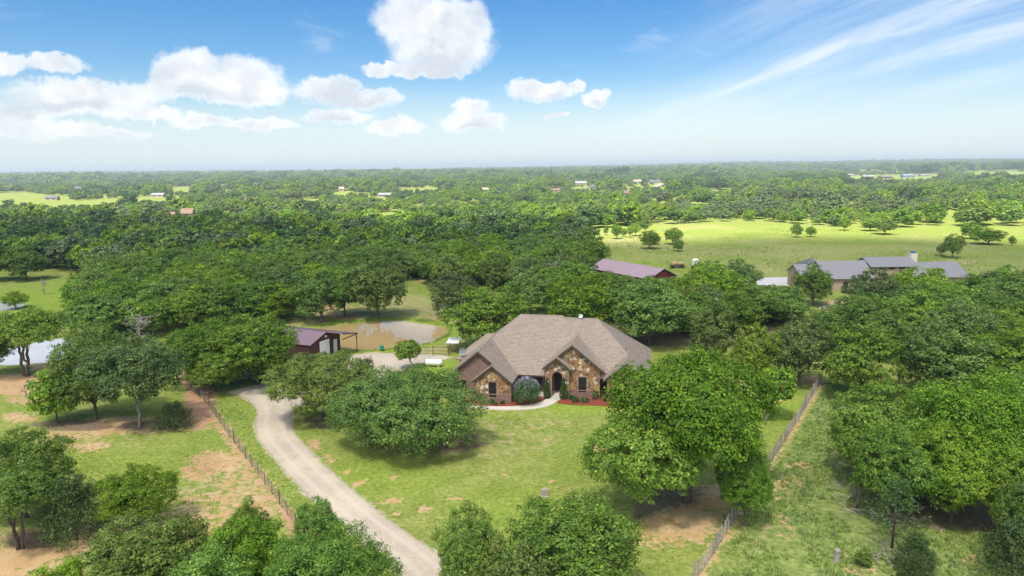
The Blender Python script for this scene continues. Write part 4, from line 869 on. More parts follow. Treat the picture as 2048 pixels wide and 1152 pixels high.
so_ = MB(); so_.box(.0, 3.9, 3.0, 5.1, e0 - .24, e0 - .2).box(3.9, 6.6, 3.1, 5.1, 3.4, 3.44); so_.build('porch_ceiling', M_soff, house)
def wall(name, poly, v0, v1, mat):
    mb = MB(); n = len(poly); mb.add([(u, v0, z) for u, z in poly] + [(u, v1, z) for u, z in poly], [tuple(range(n)), tuple(range(2 * n - 1, n - 1, -1))] + [((i + 1) % n, i, n + i, n + (i + 1) % n) for i in range(n)])
    return mb.build(name, mat, house)
d_ = .13
wall('brick_gable_wall', [(-7.8, 0), (-.2, 0), (-.2, zl(-.2) - d_), (-4.1, 6.25 - d_), (-7.8, zl(-7.8) - d_)], .7, .95, M_brick)
LG = [(-4.42, 0), (0, 0), (0, zl(0) - d_), (-2.27, zl(-2.27) - d_), (-4.42, zl(-2.27) - k * 2.15 - d_)]
CG = [(6.66, 0), (10.3, 0), (10.3, zc_(10.3) - d_), (6.95, 6.8 - d_), (6.66, zc_(6.66) - d_)]
CGT = [(5.2, 3.6), (6.66, 3.6), (6.66, zc_(6.66) - d_), (5.2, zc_(5.2) - d_)]
RG = [(11.2, 0), (16.0, 0), (16.0, e0 + .1), (13.45, 5.05 - d_), (11.2, 5.05 - k * 2.25 - d_)]
lw_ = wall('stone_gable_wall', LG, 0, .25, M_mortar); cw_ = wall('stone_gable_wall', CG, 3.3, 3.55, M_mortar); wall('stone_gable_peak', CGT, 3.3, 3.55, M_mortar); rw_ = wall('stone_gable_wall', RG, 2.5, 2.75, M_mortar)
# entry wall round the arch
AC, AW, AS, AT = 5.16, .62, 2.72, 3.38; ez = zc_(5.12) - d_
arch = [(AC + AW * math.cos(a), AS + (AT - AS) * math.sin(a)) for a in np.linspace(0, math.pi, 9)]
eaveL, eaveR = zc_(3.7) - d_, zc_(5.12) - kc * (6.62 - 5.12) - d_
regs = [[(3.7, .25), (AC - AW, .25), (AC - AW, AS), (3.7, AS)], [(AC + AW, .25), (6.62, .25), (6.62, AS), (AC + AW, AS)],
        [(3.7, AS), arch[8], arch[7], arch[6], (arch[6][0], eaveL), (3.7, eaveL)], [arch[0], (6.62, AS), (6.62, eaveR), (arch[2][0], eaveR), arch[2], arch[1]],
        [arch[6], arch[5], arch[4], arch[3], arch[2], (arch[2][0], eaveR), (5.12, ez), (arch[6][0], ez - kc * (5.12 - arch[6][0]))]]
mb = MB()
for p in regs:
    n = len(p); mb.add([(u, 2.8, z) for u, z in p] + [(u, 3.1, z) for u, z in p], [tuple(range(n)), tuple(range(2 * n - 1, n - 1, -1))] + [((i + 1) % n, i, n + i, n + (i + 1) % n) for i in range(n)])
for tri in ([(3.7, eaveL), (arch[6][0], eaveL), (arch[6][0], ez - kc * (5.12 - arch[6][0]))], [(arch[2][0], eaveR), (6.62, eaveR), (arch[2][0], ez - kc * (arch[2][0] - 5.12))]):
    mb.add([(u, 2.8, z) for u, z in tri] + [(u, 3.1, z) for u, z in tri], [(0, 1, 2), (5, 4, 3)])
ew_ = mb.build('entry_wall', M_mortar, house)
mb = MB(); inn = [(AC + (AW + .005) * math.cos(a), AS + (AT - AS + .005) * math.sin(a)) for a in np.linspace(0, math.pi, 13)]; ou = [(AC + (AW + .17) * math.cos(a), AS + (AT - AS + .17) * math.sin(a)) for a in np.linspace(0, math.pi, 13)]
for i in range(12): mb.add([(inn[i][0], 2.70, inn[i][1]), (ou[i][0], 2.70, ou[i][1]), (ou[i + 1][0], 2.70, ou[i + 1][1]), (inn[i + 1][0], 2.70, inn[i + 1][1]), (inn[i][0], 3.12, inn[i][1]), (ou[i][0], 2.85, ou[i][1]), (ou[i + 1][0], 2.85, ou[i + 1][1]), (inn[i + 1][0], 3.12, inn[i + 1][1])], [(0, 1, 2, 3), (3, 7, 4, 0), (1, 5, 6, 2)])
mb.box(AC - AW - .17, AC - AW, 2.70, 3.12, .25, AS).box(AC + AW, AC + AW + .17, 2.70, 3.12, .25, AS); mb.build('arch_surround', M_ledge, house)
# stones
def clip(poly, a, b, c):                                           # keep a*x+b*y<=c
    o = []
    for i in range(len(poly)):
        p, q = poly[i], poly[(i + 1) % len(poly)]; dp = a * p[0] + b * p[1] - c; dq = a * q[0] + b * q[1] - c
        if dp <= 0: o.append(p)
        if dp * dq < 0: s = dp / (dp - dq); o.append((p[0] + s * (q[0] - p[0]), p[1] + s * (q[1] - p[1])))
    return o
def parea(p): return .5 * sum(p[i][0] * p[(i + 1) % len(p)][1] - p[(i + 1) % len(p)][0] * p[i][1] for i in range(len(p)))
def stones(wall_o, region, vface, cell, seed, holes=()):
    r = np.random.default_rng(seed); reg = region if parea(region) > 0 else region[::-1]
    A = parea(reg); lo = np.min(reg, 0); hi = np.max(reg, 0); n = max(3, int(A / cell * 1.0)); pts = []
    tries = 0
    while len(pts) < n and tries < 6000:
        tries += 1; p = r.uniform(lo, hi)
        if inside(np.array(reg), p[0], p[1]) and all(((p[0] - q[0]) * .8) ** 2 + ((p[1] - q[1]) * 1.15) ** 2 > (math.sqrt(cell) * r.uniform(.45, .85)) ** 2 for q in pts): pts.append(p)
    for p in pts:
        poly = list(map(tuple, reg))
        for q in pts:
            if q is p: continue
            m_ = (p + q) / 2; dx, dy = q - p; poly = clip(poly, dx, dy, dx * m_[0] + dy * m_[1])
            if len(poly) < 3: break
        if len(poly) < 3 or abs(parea(poly)) < .012: continue
        c = np.mean(poly, 0)
        if any(h[0] < c[0] < h[1] and h[2] < c[1] < h[3] for h in holes): continue
        g = .022; ctr = np.array(c); o1, o2 = [], []
        for q in poly:
            v = np.array(q) - ctr; L = np.linalg.norm(v); o1.append(ctr + v * max(.3, (L - g) / L)); o2.append(ctr + v * max(.25, (L - g - .035) / L))
        pr = r.uniform(.035, .085); m = len(poly)
        me = pydata('stone', [(q[0], vface, q[1]) for q in o1] + [(q[0], vface - pr * .6, q[1]) for q in o1] + [(q[0], vface - pr, q[1]) for q in o2],
                    [((i + 1) % m, i, m + i, m + (i + 1) % m) for i in range(m)] + [(m + (i + 1) % m, m + i, 2 * m + i, 2 * m + (i + 1) % m) for i in range(m)] + [tuple(range(2 * m, 3 * m))], M_stone)
        bm = bmesh.new(); bm.from_mesh(me); bmesh.ops.recalc_face_normals(bm, faces=bm.faces[:])
        if sum(f.normal.y for f in bm.faces if len(f.verts) == m) > 0: bmesh.ops.reverse_faces(bm, faces=bm.faces[:])
        bm.to_mesh(me); bm.free(); link(bpy.data.objects.new('stone', me), wall_o)
cellA = .125
stones(lw_, [(-4.4, 1.12), (-.02, 1.12), (-.02, zl(0) - .42), (-2.27, zl(-2.27) - .45), (-4.4, zl(-2.27) - k * 2.15 - .42)], 0, cellA, 11, [(-2.8, -1.7, .7, 2.7)])
stones(cw_, [(6.70, 1.12), (10.28, 1.12), (10.28, zc_(10.3) - .42), (6.95, 6.8 - .47), (6.70, 6.8 - .62)], 3.3, cellA, 12, [(7.65, 8.8, .8, 2.75)])
stones(cw_, [(5.3, 4.85), (6.0, 4.75), (6.66, 4.2), (6.66, zc_(6.66) - .46), (5.5, zc_(5.5) - .45), (5.3, zc_(5.3) - .42)], 3.3, cellA, 13)
stones(rw_, [(11.22, 1.12), (15.98, 1.12), (15.98, e0 - .25), (13.45, 5.05 - .45), (11.22, 5.05 - k * 2.25 - .42)], 2.5, cellA * 1.1, 14, [(13.0, 14.2, .8, 2.6)])
for i, p in enumerate(regs):
    q = p if i in (0, 1, 2, 3) else [regs[4][0], regs[4][1], regs[4][2], regs[4][3], regs[4][4], (arch[2][0], eaveR - .1), (5.12, ez - .3), (arch[6][0], ez - kc * (5.12 - arch[6][0]) - .3)]
    if i == 0: q = [(3.72, 1.12), (AC - AW - .17, 1.12), (AC - AW - .17, AS), (3.72, AS)]
    if i == 1: q = [(AC + AW + .17, 1.12), (6.6, 1.12), (6.6, AS), (AC + AW + .17, AS)]
    if i == 2: q = [(3.72, AS), ou[12], ou[10], (arch[6][0], ou[9][1]), (arch[6][0], eaveL - .1), (3.72, eaveL - .2)]
    if i == 3: q = [ou[0], (6.6, AS), (6.6, eaveR - .2), (arch[2][0], eaveR - .05), (arch[2][0], ou[3][1]), ou[2]]
    if i == 4: q = [(arch[6][0], ou[8][1]), (AC, AT + .17), (arch[2][0], ou[4][1]), (arch[2][0], eaveR), (5.12, ez - .32), (arch[6][0], ez - kc * (5.12 - arch[6][0]) - .32)]
    stones(ew_, q, 2.8, .11, 20 + i)
# brick skirts with ledges
for u0, u1, v in ((-4.45, .03, 0), (6.66, 10.33, 3.3), (11.17, 16.03, 2.5)):
    mb = MB(); mb.box(u0, u1, v - .10, v - .002, 0, 1.0); mb.build('brick_skirt', M_brick, house); mb = MB(); mb.box(u0 - .03, u1 + .03, v - .14, v - .004, 1.002, 1.11); mb.build('brick_ledge', M_ledge, house)
for u0, u1 in ((3.68, AC - AW - .172), (AC + AW + .172, 6.64)):
    mb = MB(); mb.box(u0, u1, 2.70, 2.798, 0, 1.0); mb.build('brick_skirt', M_brick, house); mb = MB(); mb.box(u0 - .02, u1 + .0, 2.66, 2.796, 1.002, 1.11); mb.build('brick_ledge', M_ledge, house)
def window(u0, u1, z0, z1, v, bars=True):
    mb = MB(); t_ = .09; mb.box(u0 - t_, u0, v - .13, v - .002, z0 - t_, z1 + t_).box(u1, u1 + t_, v - .13, v - .002, z0 - t_, z1 + t_).box(u0, u1, v - .13, v - .002, z1, z1 + t_ * 1.6).box(u0, u1, v - .15, v - .002, z0 - t_, z0)
    w_ = mb.build('window', M_ledge, house); mb = MB(); mb.box(u0 + .002, u1 - .002, v - .115, v - .003, z0 + .002, z1 - .002); s_ = mb.build('screen', M_screen, w_)
    mb = MB(); mb.box(u0 + .004, u1 - .004, v - .125, v - .116, (z0 + z1) / 2 - .02, (z0 + z1) / 2 + .02); mb.build('meeting_rail', M_trim, w_)
window(-2.7, -1.8, .72, 2.58, 0); window(7.72, 8.66, .80, 2.70, 3.3); window(13.1, 14.0, .85, 2.55, 2.5); window(-6.6, -5.7, 1.30, 2.45, .7)
# side and back walls, porch
mb = MB(); mb.box(-4.42, -4.2, .255, .698, 0, 2.75).box(-.22, 0, .255, 5.2, 0, 2.7).box(-7.8, -7.56, .955, 8.5, 0, 2.8).box(-8.9, -8.65, 8.7, 15, 0, 2.6).box(-8.645, -7.6, 8.7, 8.95, 0, 2.6).box(-8.645, 15.7, 14.8, 15.05, 0, 2.6)
mb.box(15.75, 16.0, 2.755, 15, 0, 2.7).box(.005, 6.64, 5.1, 5.35, 0, 3.3).box(6.42, 6.62, 3.105, 5.098, .25, 3.3).box(10.06, 10.3, 3.555, 5.6, 0, 3.9).box(10.305, 11.2, 5.35, 5.6, 0, 2.9).box(11.2, 11.42, 2.755, 5.6, 0, 2.8); mb.build('side_walls', M_brick, house)
mb = MB(); mb.box(.03, 6.42, 2.72, 5.098, -.1, .25); mb.build('porch_floor', M_conc, house)
mb = MB(); mb.box(4.55, 5.75, 5.03, 5.098, .25, 2.75); dr_ = mb.build('front_door', M_door, house); mb = MB(); mb.box(4.72, 5.58, 5.01, 5.028, .8, 2.6); mb.build('door_glass', M_screen, dr_); mb = MB(); mb.box(5.62, 5.68, 4.97, 5.028, 1.2, 1.45); mb.build('handle', M_trim, dr_)
mb = MB(); mb.box(1.2, 2.9, 5.0, 5.098, .7, 2.3); mb.build('porch_window', M_screen, house)
mb = MB(); mb.box(10.45, 11.05, 5.25, 5.348, .6, 2.4); mb.build('recess_window', M_screen, house)
M_iron = simple('black_iron', (.02, .02, .022), .4); M_glass = simple('lantern_glass', (.35, .37, .36), .15, spec=.6)
for u in (4.12, 6.22):
    mb = MB(); mb.box(u - .03, u + .03, 2.50, 2.72, 2.42, 2.48).lathe([(.0, .62), (.05, .55), (.16, .48), (.13, .46), (.10, .0), (.03, -.06), (0, -.08)], 8, (u, 2.5, 2.0)); ln = mb.build('wall_lantern', M_iron, house); mb = MB(); mb.lathe([(.125, .06), (.14, .40)], 8, (u, 2.5, 2.0)); mb.build('glass', M_glass, ln)
def dish(u, v, z, mat, s=1.0, rz=0):
    mb = MB(); mb.tube([(u, v, z - .3), (u, v, z + .45 * s)], .035, 6); prof = [(0.0, 0), (.2 * s, .02), (.36 * s, .08), (.45 * s, .14)]
    o = len(mb.v); vs = []
    for r_, h in prof:
        for j in range(14): a = j * 6.28319 / 14; vs.append((u + r_ * math.cos(a), v - .05 - h, z + .55 * s + r_ * math.sin(a) * 1.1))
    mb.add(vs, [(i * 14 + j, i * 14 + (j + 1) % 14, (i + 1) * 14 + (j + 1) % 14, (i + 1) * 14 + j) for i in range(3) for j in range(14)]); d = mb.build('satellite_dish', mat, house); mb = MB(); mb.tube([(u, v - .1, z + .2 * s), (u, v - .5 * s, z + .5 * s)], .02, 5); mb.box(u - .04, u + .04, v - .58 * s, v - .5 * s, z + .46 * s, z + .56 * s); mb.build('feed_arm', M_iron, d)
M_grey = simple('grey_metal', (.30, .32, .33), .5, metal=.3)
dish(7.2, 10.2, 8.5, M_white, .6); dish(-8.3, 8.35, 3.3, M_grey, 1.1)
for u, v in ((13.2, 7.1), (3, 8), (-1, 8.5)):
    mb = MB(); zz = 2.75 + .82 * (v - 3.2); mb.tube([(u, v, min(zz, 5.2) - .2), (u, v, min(zz, 5.2) + .35)], .05, 6); mb.build('vent_pipe', M_trim, house)
mb = MB(); mb.box(4.72, 5.62, 1.9, 2.55, .062, .085); mat_ = mb.build('door_mat', M_iron, house)
for i in range(6):
    mb = MB(); mb.box(4.76 + i * .15, 4.83 + i * .15, 1.92, 2.53, .086, .092); mb.build('stripe', M_white, mat_)
bpy.data.objects.remove(mat_) if False else None
for a, b in ((r1a, r1b), (r2a, r2b), (r1a, (-3.9, 7.05, 6.12)), (r1b, (7.1, 7.9, 6.82)), (r2b, (13.45, 6.15, 5.05)), (r2b, (16.25, 17.25, e0)), ((-4.1, .35, 6.25), (-4.1, 7.2, 6.25)), ((6.95, 2.95, 6.8), (6.95, 7.9, 6.8)), ((13.45, 2.1, 5.05), (13.45, 6.15, 5.05)), ((5.12, 2.4, zc_(5.12)), (5.12, 3.4, zc_(5.12))), ((-2.27, -.35, zl(-2.27)), (-2.27, .8, zl(-2.27))), ((-9.3, 8.3, e0), (-5.8, 11.8, 5.5)), ((-5.8, 11.8, 5.5), (-3.5, 11.8, 5.5))):
    mb = MB(); mb.tube([(a[0], a[1], a[2] - .02), (b[0], b[1], b[2] - .02)], .075, 6); mb.build('ridge_cap', M_cap_, house)
# walkway and beds
WK_U = [(1097, 795), (1090, 801), (1075, 807.5), (1055, 811), (1020, 814), (985, 814), (950, 811.5), (900, 807)]
WK_L = [(1121, 795), (1118, 801), (1105, 810), (1085, 816.5), (1050, 820.5), (1010, 821), (960, 819), (900, 813)]
wk = sheet('walkway', smooth_px(WK_U) + smooth_px(WK_L)[::-1], .085, M_conc, .12); tag(wk, 'curved pale concrete walkway leading to the arched entry', kind='structure')
def mulch_mat():
    m, t, out = new_mat('red_mulch'); P = t.new('ShaderNodeNewGeometry').outputs['Position']; n = t.noise(P, 14, 4, .7); n2 = t.noise(P, 1.4, 4)
    c = t.mix(t.ramp(n, .25, .75), (.12, .032, .02), (.31, .08, .045)); c = t.mix(t.ramp(n2, .55, .8), c, (.20, .07, .04)); b = t.new('ShaderNodeBsdfPrincipled', ins={'Base Color': c, 'Roughness': .95}); b.inputs['Specular IOR Level'].default_value = .1
    bp = t.new('ShaderNodeBump', ins={'Strength': .8, 'Distance': .06, 'Height': n}); t.l.new(bp.outputs[0], b.inputs['Normal']); t.l.new(b.outputs[0], out.inputs[0]); return m
M_mulch = mulch_mat()
bl_ = sheet('mulch_bed', ragged(smooth_px([(1096, 794.5), (1090, 800.5), (1075, 807), (1055, 810.5), (1020, 813.5), (985, 813.5), (950, 811), (930, 806)], 1) + [tuple(gp(*p)[:2]) for p in ((945, 797), (1024, 800), (1035, 791), (1090, 788))], .4, .03, 8), .075, M_mulch, .1); tag(bl_, 'red mulch bed between the walkway and the left stone gable', kind='structure')
br_ = sheet('mulch_bed', ragged(smooth_px([(1122, 795), (1119, 801), (1114, 807), (1130, 809), (1165, 811), (1215, 812), (1275, 813)], 1) + [tuple(gp(*p)[:2]) for p in ((1290, 795), (1225, 789), (1135, 788))], .4, .04, 9), .075, M_mulch, .1); tag(br_, 'red mulch bed in front of the centre stone gable', kind='structure')
# garden plants
M_sage = leaf_mat('sage_leaves', (.045, .10, .035), (.09, .18, .05), (.16, .25, .09)); M_purple = simple('purple_blossom', (.44, .42, .53), .8, var=.3, nscale=8)
def bush(px, py, w, h, label, mat, name='shrub', n=2600, ls=.055, seed=1, flowers=False, colum=False, cat='shrub'):
    b = gp(px, py); rng = np.random.default_rng(seed); e = empty(name, (b[0], b[1], .07)); per = 12; k_ = n // per
    if colum: hz = rng.uniform(0, 1, k_); rad = w / 2 * np.clip(np.minimum(.55 + hz * 2, (1.02 - hz) * 1.25), .04, 1); a = rng.uniform(0, 6.283, k_); pos = np.stack([np.cos(a) * rad, np.sin(a) * rad, hz * h], 1)
    else: d = rdir(rng, k_, -.35); pos = d * np.array([w / 2, w / 2, h * .56]) * rng.uniform(.6, 1.0, (k_, 1)) * (1 + .13 * np.sin(d[:, :1] * 7 + d[:, 1:2] * 9)) + np.array([0, 0, h * .42]); pos[:, 2] = np.maximum(pos[:, 2], .05)
    c = np.repeat(pos, per, 0) + rng.normal(size=(k_ * per, 3)) * w * .05; nr = rng.normal(size=(k_ * per, 3)) + np.repeat(pos - np.array([0, 0, h * .3]), per, 0) * .9
    v, f = leaf_quads(rng, c, nr, ls * rng.uniform(.7, 1.3, k_ * per)); me = np_mesh('foliage', v, f, mat); fattr(me, 'tint', np.repeat(np.clip(np.repeat(rng.normal(.45, .2, k_), per) + rng.normal(0, .15, k_ * per), 0, 1), 4)); link(bpy.data.objects.new('foliage', me), e)
    mb = MB()
    for j in range(4): a = j * 1.6; mb.tube([(0, 0, -.1), (math.cos(a) * w * .1, math.sin(a) * w * .1, h * .35), (math.cos(a) * w * .22, math.sin(a) * w * .22, h * .7)], [.035, .025, .012], 4)
    mb.build('stems', M_bark, e)
    if flowers:
        d = rdir(rng, 420, .1); d = d[d[:, 2] + rng.normal(0, .15, len(d)) > .55]; p = d * np.array([w * .5, w * .5, h * .60]) + np.array([0, 0, h * .42]); per2 = 7
        c = np.repeat(p, per2, 0) + np.repeat(d + np.array([0, 0, .5]), per2, 0) * rng.uniform(0, .28, (len(p) * per2, 1)); v, f = leaf_quads(rng, c, rng.normal(size=c.shape), np.full(len(c), .038), .6); link(bpy.data.objects.new('blossom_spikes', np_mesh('blossom_spikes', v, f, M_purple)), e)
    tag(e, label, cat, 'shrubs in the mulch beds'); return e
bush(1054, 808, 3.1, 2.9, 'round vitex bush topped with purple flower spikes by the porch', M_sage, 'flowering_bush', 6500, .075, 31, True)
bush(1094, 797.5, .85, 2.5, 'columnar evergreen left of the entry arch', M_cedar, 'columnar_shrub', 3600, .05, 32, colum=True)
bush(1127, 799, .95, 2.7, 'columnar evergreen right of the entry arch', M_cedar, 'columnar_shrub', 3800, .05, 33, colum=True)
for i, (x, y, w, h, lb) in enumerate(((983, 807.5, .75, .5, 'low shrub under the left gable window'), (992, 811, .4, .35, 'tiny shrub nearest the walkway under the left gable'), (1005, 808.5, .5, .35, 'small shrub at the corner of the left gable'), (1143, 799.5, .7, .5, 'small shrub beside the right columnar evergreen'), (1151, 804.5, 1.0, .6, 'low shrub left of the centre gable window'), (1171, 805, 1.0, .55, 'low shrub below the centre gable window'), (1190, 800, .8, 1.3, 'upright wispy shrub at the right end of the centre gable'), (1213, 803, 1.0, .9, 'shrub at the far right of the mulch bed'))):
    bush(x, y, w, h, lb, M_sage if i != 6 else M_bright, 'shrub', 900, .055, 40 + i)

print('stones', sum(1 for o in bpy.data.objects if o.name.startswith('stone') and o.parent and o.parent.name.split('.')[0] in ('stone_gable_wall', 'entry_wall')))
# ------------------------------------------------------------------ metal barn by the pond
M_mroof = simple('maroon_metal_roof', (.27, .185, .20), .42, metal=.25, var=.06, nscale=1.2); M_mwall = simple('maroon_metal_wall', (.085, .040, .038), .5, metal=.1, var=.08); M_greyroof = simple('grey_metal_roof', (.29, .275, .275), .45, metal=.25, var=.06, nscale=.8)
M_tan = simple('tan_stucco', (.36, .27, .19), .9); M_wlime = simple('white_limestone', (.62, .55, .45), .9, var=.2, nscale=6); M_red = simple('red_metal_wall', (.22, .04, .035), .55); M_steel = simple('rusty_pipe', (.10, .055, .04), .7, var=.3)
def slab3(name, quad, thick, mat, parent):
    a = [Vector(p) for p in quad]; n = (a[1] - a[0]).cross(a[2] - a[0]).normalized(); n = n if n.z > 0 else -n; m = len(a); mb = MB()
    mb.add([p for p in a] + [p - n * thick for p in a], [tuple(range(m)), tuple(range(2 * m - 1, m - 1, -1))] + [((i + 1) % m, i, m + i, m + (i + 1) % m) for i in range(m)]); me = mb
    o = mb.build(name, mat, parent); bm = bmesh.new(); bm.from_mesh(o.data); bmesh.ops.recalc_face_normals(bm, faces=bm.faces[:]); bm.to_mesh(o.data); bm.free(); return o
def seams(quad, n, mat, parent, r=.035):                          # quad: eave a,b then ridge b,a
    a, b, c, d = [Vector(p) for p in quad]; nn = (b - a).cross(d - a).normalized(); nn = nn if nn.z > 0 else -nn
    for i in range(n + 1):
        s = i / n; p = a.lerp(b, s) + nn * .012; q = d.lerp(c, s) + nn * .012; mb = MB(); mb.tube([p, q], r, 4); mb.build('seam', mat, parent)
bA, bB = gp(622, 725), gp(681.5, 700.5); ab = (bB - bA)[:2]; W_ = float(np.linalg.norm(ab)); ang = math.atan2(ab[1], ab[0])
barn = empty('maroon_metal_barn', (bA[0], bA[1], 0), ang)          # local x along the gable end, local -y outward (towards the right of the photo)
zE = float(onY(622, 690, bA[1])[2]); zF = float(onY(681.5, 664, bB[1])[2]); zP = float(onY(652, 664.5, (bA[1] + bB[1]) / 2)[2]); print('barn W %.1f zE %.2f zF %.2f zP %.2f' % (W_, zE, zF, zP))
zF = min(zF, zP - .45); LB = 13.0
tag(barn, 'maroon metal barn with white roll-up door beside the brown pond', 'barn')
wp = [(0, 0), (W_, 0), (W_, zF), (W_ * .5, zP), (0, zE)]
def barn_wall(y0, y1, nm):
    mb = MB(); n = 5; mb.add([(x, y0, z) for x, z in wp] + [(x, y1, z) for x, z in wp], [tuple(range(n)), tuple(range(2 * n - 1, n - 1, -1))] + [((i + 1) % n, i, n + i, n + (i + 1) % n) for i in range(n)]); return mb.build(nm, M_mwall, barn)
ge = barn_wall(0, .15, 'gable_end'); barn_wall(LB - .15, LB, 'rear_end')
for i in range(24):
    x = (i + .5) * W_ / 24; h = (zE + (zP - zE) * x / (W_ / 2)) if x < W_ / 2 else (zP + (zF - zP) * (x - W_ / 2) / (W_ / 2)); mb = MB(); mb.box(x - .02, x + .02, -.03, -.001, .05, h - .08); mb.build('rib', M_mwall, ge)
mb = MB(); mb.box(0, .15, .155, LB - .155, 0, zE - .03); sw = mb.build('side_wall', M_mwall, barn); mb = MB(); mb.box(W_ - .15, W_, .155, LB - .155, 0, zF - .03); mb.build('side_wall', M_mwall, barn)
for i in range(40):
    mb = MB(); y = .2 + i * .31; mb.box(-.03, -.001, y - .02, y + .02, .05, zE - .1); mb.build('rib', M_mwall, sw)
q1 = [(-.25, -.25, zE + .0), (-.25, LB, zE + .0), (W_ * .5, LB, zP + .1), (W_ * .5, -.25, zP + .1)]
rf = slab3('roof', q1, .06, M_mroof, barn); seams([q1[0], q1[1], q1[2], q1[3]], 22, M_mroof, rf)
q2 = [(W_ * .5, -3.1, zP + .1), (W_ * .5, LB, zP + .1), (W_ + .3, LB, zF + .05), (W_ + .3, -3.1, zF + .05)]
rf2 = slab3('porch_roof', q2, .08, M_mroof, barn); seams([q2[3], q2[2], q2[1], q2[0]], 26, M_mroof, rf2)
mb = MB(); mb.box(W_ * .5, W_ + .3, -3.14, -3.08, zF - .12, zF + .02); mb.tube([(W_ * .5, -3.1, zP), (W_ + .3, -3.1, zF - .03)], .07, 4); mb.build('eave_trim', M_mwall, barn)
for x in (W_ + .1,): mb = MB(); mb.tube([(x, -3.0, 0), (x, -3.0, zF)], .07, 6); mb.build('porch_post', M_steel, barn)
mb = MB(); mb.box(W_ * .30, W_ * .62, -.05, -.002, .02, 2.55); dr = mb.build('roll_up_door', M_white, barn)
for i in range(1, 6): mb = MB(); mb.box(W_ * .30, W_ * .62, -.058, -.051, i * .42, i * .42 + .02); mb.build('door_slat', M_grey, dr)
mb = MB(); mb.box(W_ * .76, W_ * .88, -.05, -.002, .02, 2.1); d2 = mb.build('white_side_door', M_white, barn); mb = MB(); mb.box(W_ * .86, W_ * .87, -.09, -.052, 1.0, 1.1); mb.build('handle', M_iron, d2)
mb = MB(); mb.box(W_ * .48, W_ * .53, -.16, -.002, zP - .75, zP - .5); mb.build('flood_light', M_white, barn)
# propane tank
p = gp(867, 733); tk = empty('propane_tank', (p[0], p[1], 0), R_(-8)); tag(tk, 'white propane tank lying on the grass beside the house', 'tank')
mb = MB(); n = 14; prof = [(-1.35, .02), (-1.32, .18), (-1.2, .36), (-1.0, .46), (-.9, .48), (.9, .48), (1.0, .46), (1.2, .36), (1.32, .18), (1.35, .02)]
vs = [(x, r * math.cos(6.28319 * j / n), .62 + r * math.sin(6.28319 * j / n)) for x, r in prof for j in range(n)]; mb.add(vs, [(i * n + j, i * n + (j + 1) % n, (i + 1) * n + (j + 1) % n, (i + 1) * n + j) for i in range(9) for j in range(n)]); mb.build('tank_body', M_white, tk, True)
mb = MB(); mb.lathe([(.0, .28), (.16, .24), (.2, .12), (.2, 0)], 10, (0, 0, 1.07)); mb.build('valve_dome', simple('dome_grey', (.5, .48, .44), .6), tk, True)
for x in (-.8, .8): mb = MB(); mb.box(x - .08, x + .08, -.3, .3, 0, .22); mb.build('leg', M_conc, tk)
# pen fence, shelter and feeder on the pond bank
def rail_fence(name, pts, sp, h, label, rails=(.45, .85, 1.2), r=.05, mat=M_steel, rr=.03, group=None):
    P2 = [gp(*q)[:2] for q in pts]; e = empty(name, (P2[0][0], P2[0][1], 0)); tag(e, label, 'fence', group); o0 = np.array(P2[0])
    for a, b in zip(P2[:-1], P2[1:]):
        L = np.linalg.norm(b - a); n = max(1, int(round(L / sp)))
        for i in range(n + 1):
            q = a + (b - a) * i / n - o0; hh = h * rnd.uniform(.96, 1.05); mb = MB(); mb.tube([(q[0], q[1], -.2), (q[0] + rnd.uniform(-.03, .03), q[1], hh)], r, 5); mb.build('post', mat, e)
        for z in rails: mb = MB(); A_ = a - o0; B_ = b - o0; mb.tube([(A_[0], A_[1], z), (B_[0], B_[1], z)], rr, 4); mb.build('rail', mat, e)
    return e
rail_fence('pipe_fence', [(826, 712), (866, 712), (898, 712), (925, 702), (932, 690)], 3.2, 1.45, 'rusty pipe pen fence on the near side of the pond', (.35, .8, 1.35))
p = gp(908, 704); sh = empty('animal_shelter', (p[0], p[1], 0), R_(-6)); tag(sh, 'small open shelter with white tin roof beside the pipe fence', 'shelter')
for x in (-.75, .75):
    for y in (-.9, .9): mb = MB(); mb.tube([(x, y, 0), (x, y, 1.75 if y < 0 else 1.95)], .05, 5); mb.build('post', M_steel, sh)
slab3('roof', [(-.95, -1.15, 1.72), (.95, -1.15, 1.72), (.95, 1.15, 2.0), (-.95, 1.15, 2.0)], .05, M_white, sh)
p = gp(764, 702); fd = empty('green_feeder', (p[0], p[1], 0)); tag(fd, 'small green feeder box on the near pond bank', 'feeder'); mb = MB(); mb.box(-.28, .28, -.25, .25, .25, .75); mb.build('bin', simple('green_plastic', (.02, .22, .15), .4), fd)
mb = MB(); mb.lathe([(.34, .74), (.30, .86), (0, .90)], 8); mb.build('lid', MATS['green_plastic'], fd)
for x in (-.22, .22): mb = MB(); mb.box(x - .03, x + .03, -.2, .2, 0, .25); mb.build('leg', M_steel, fd)
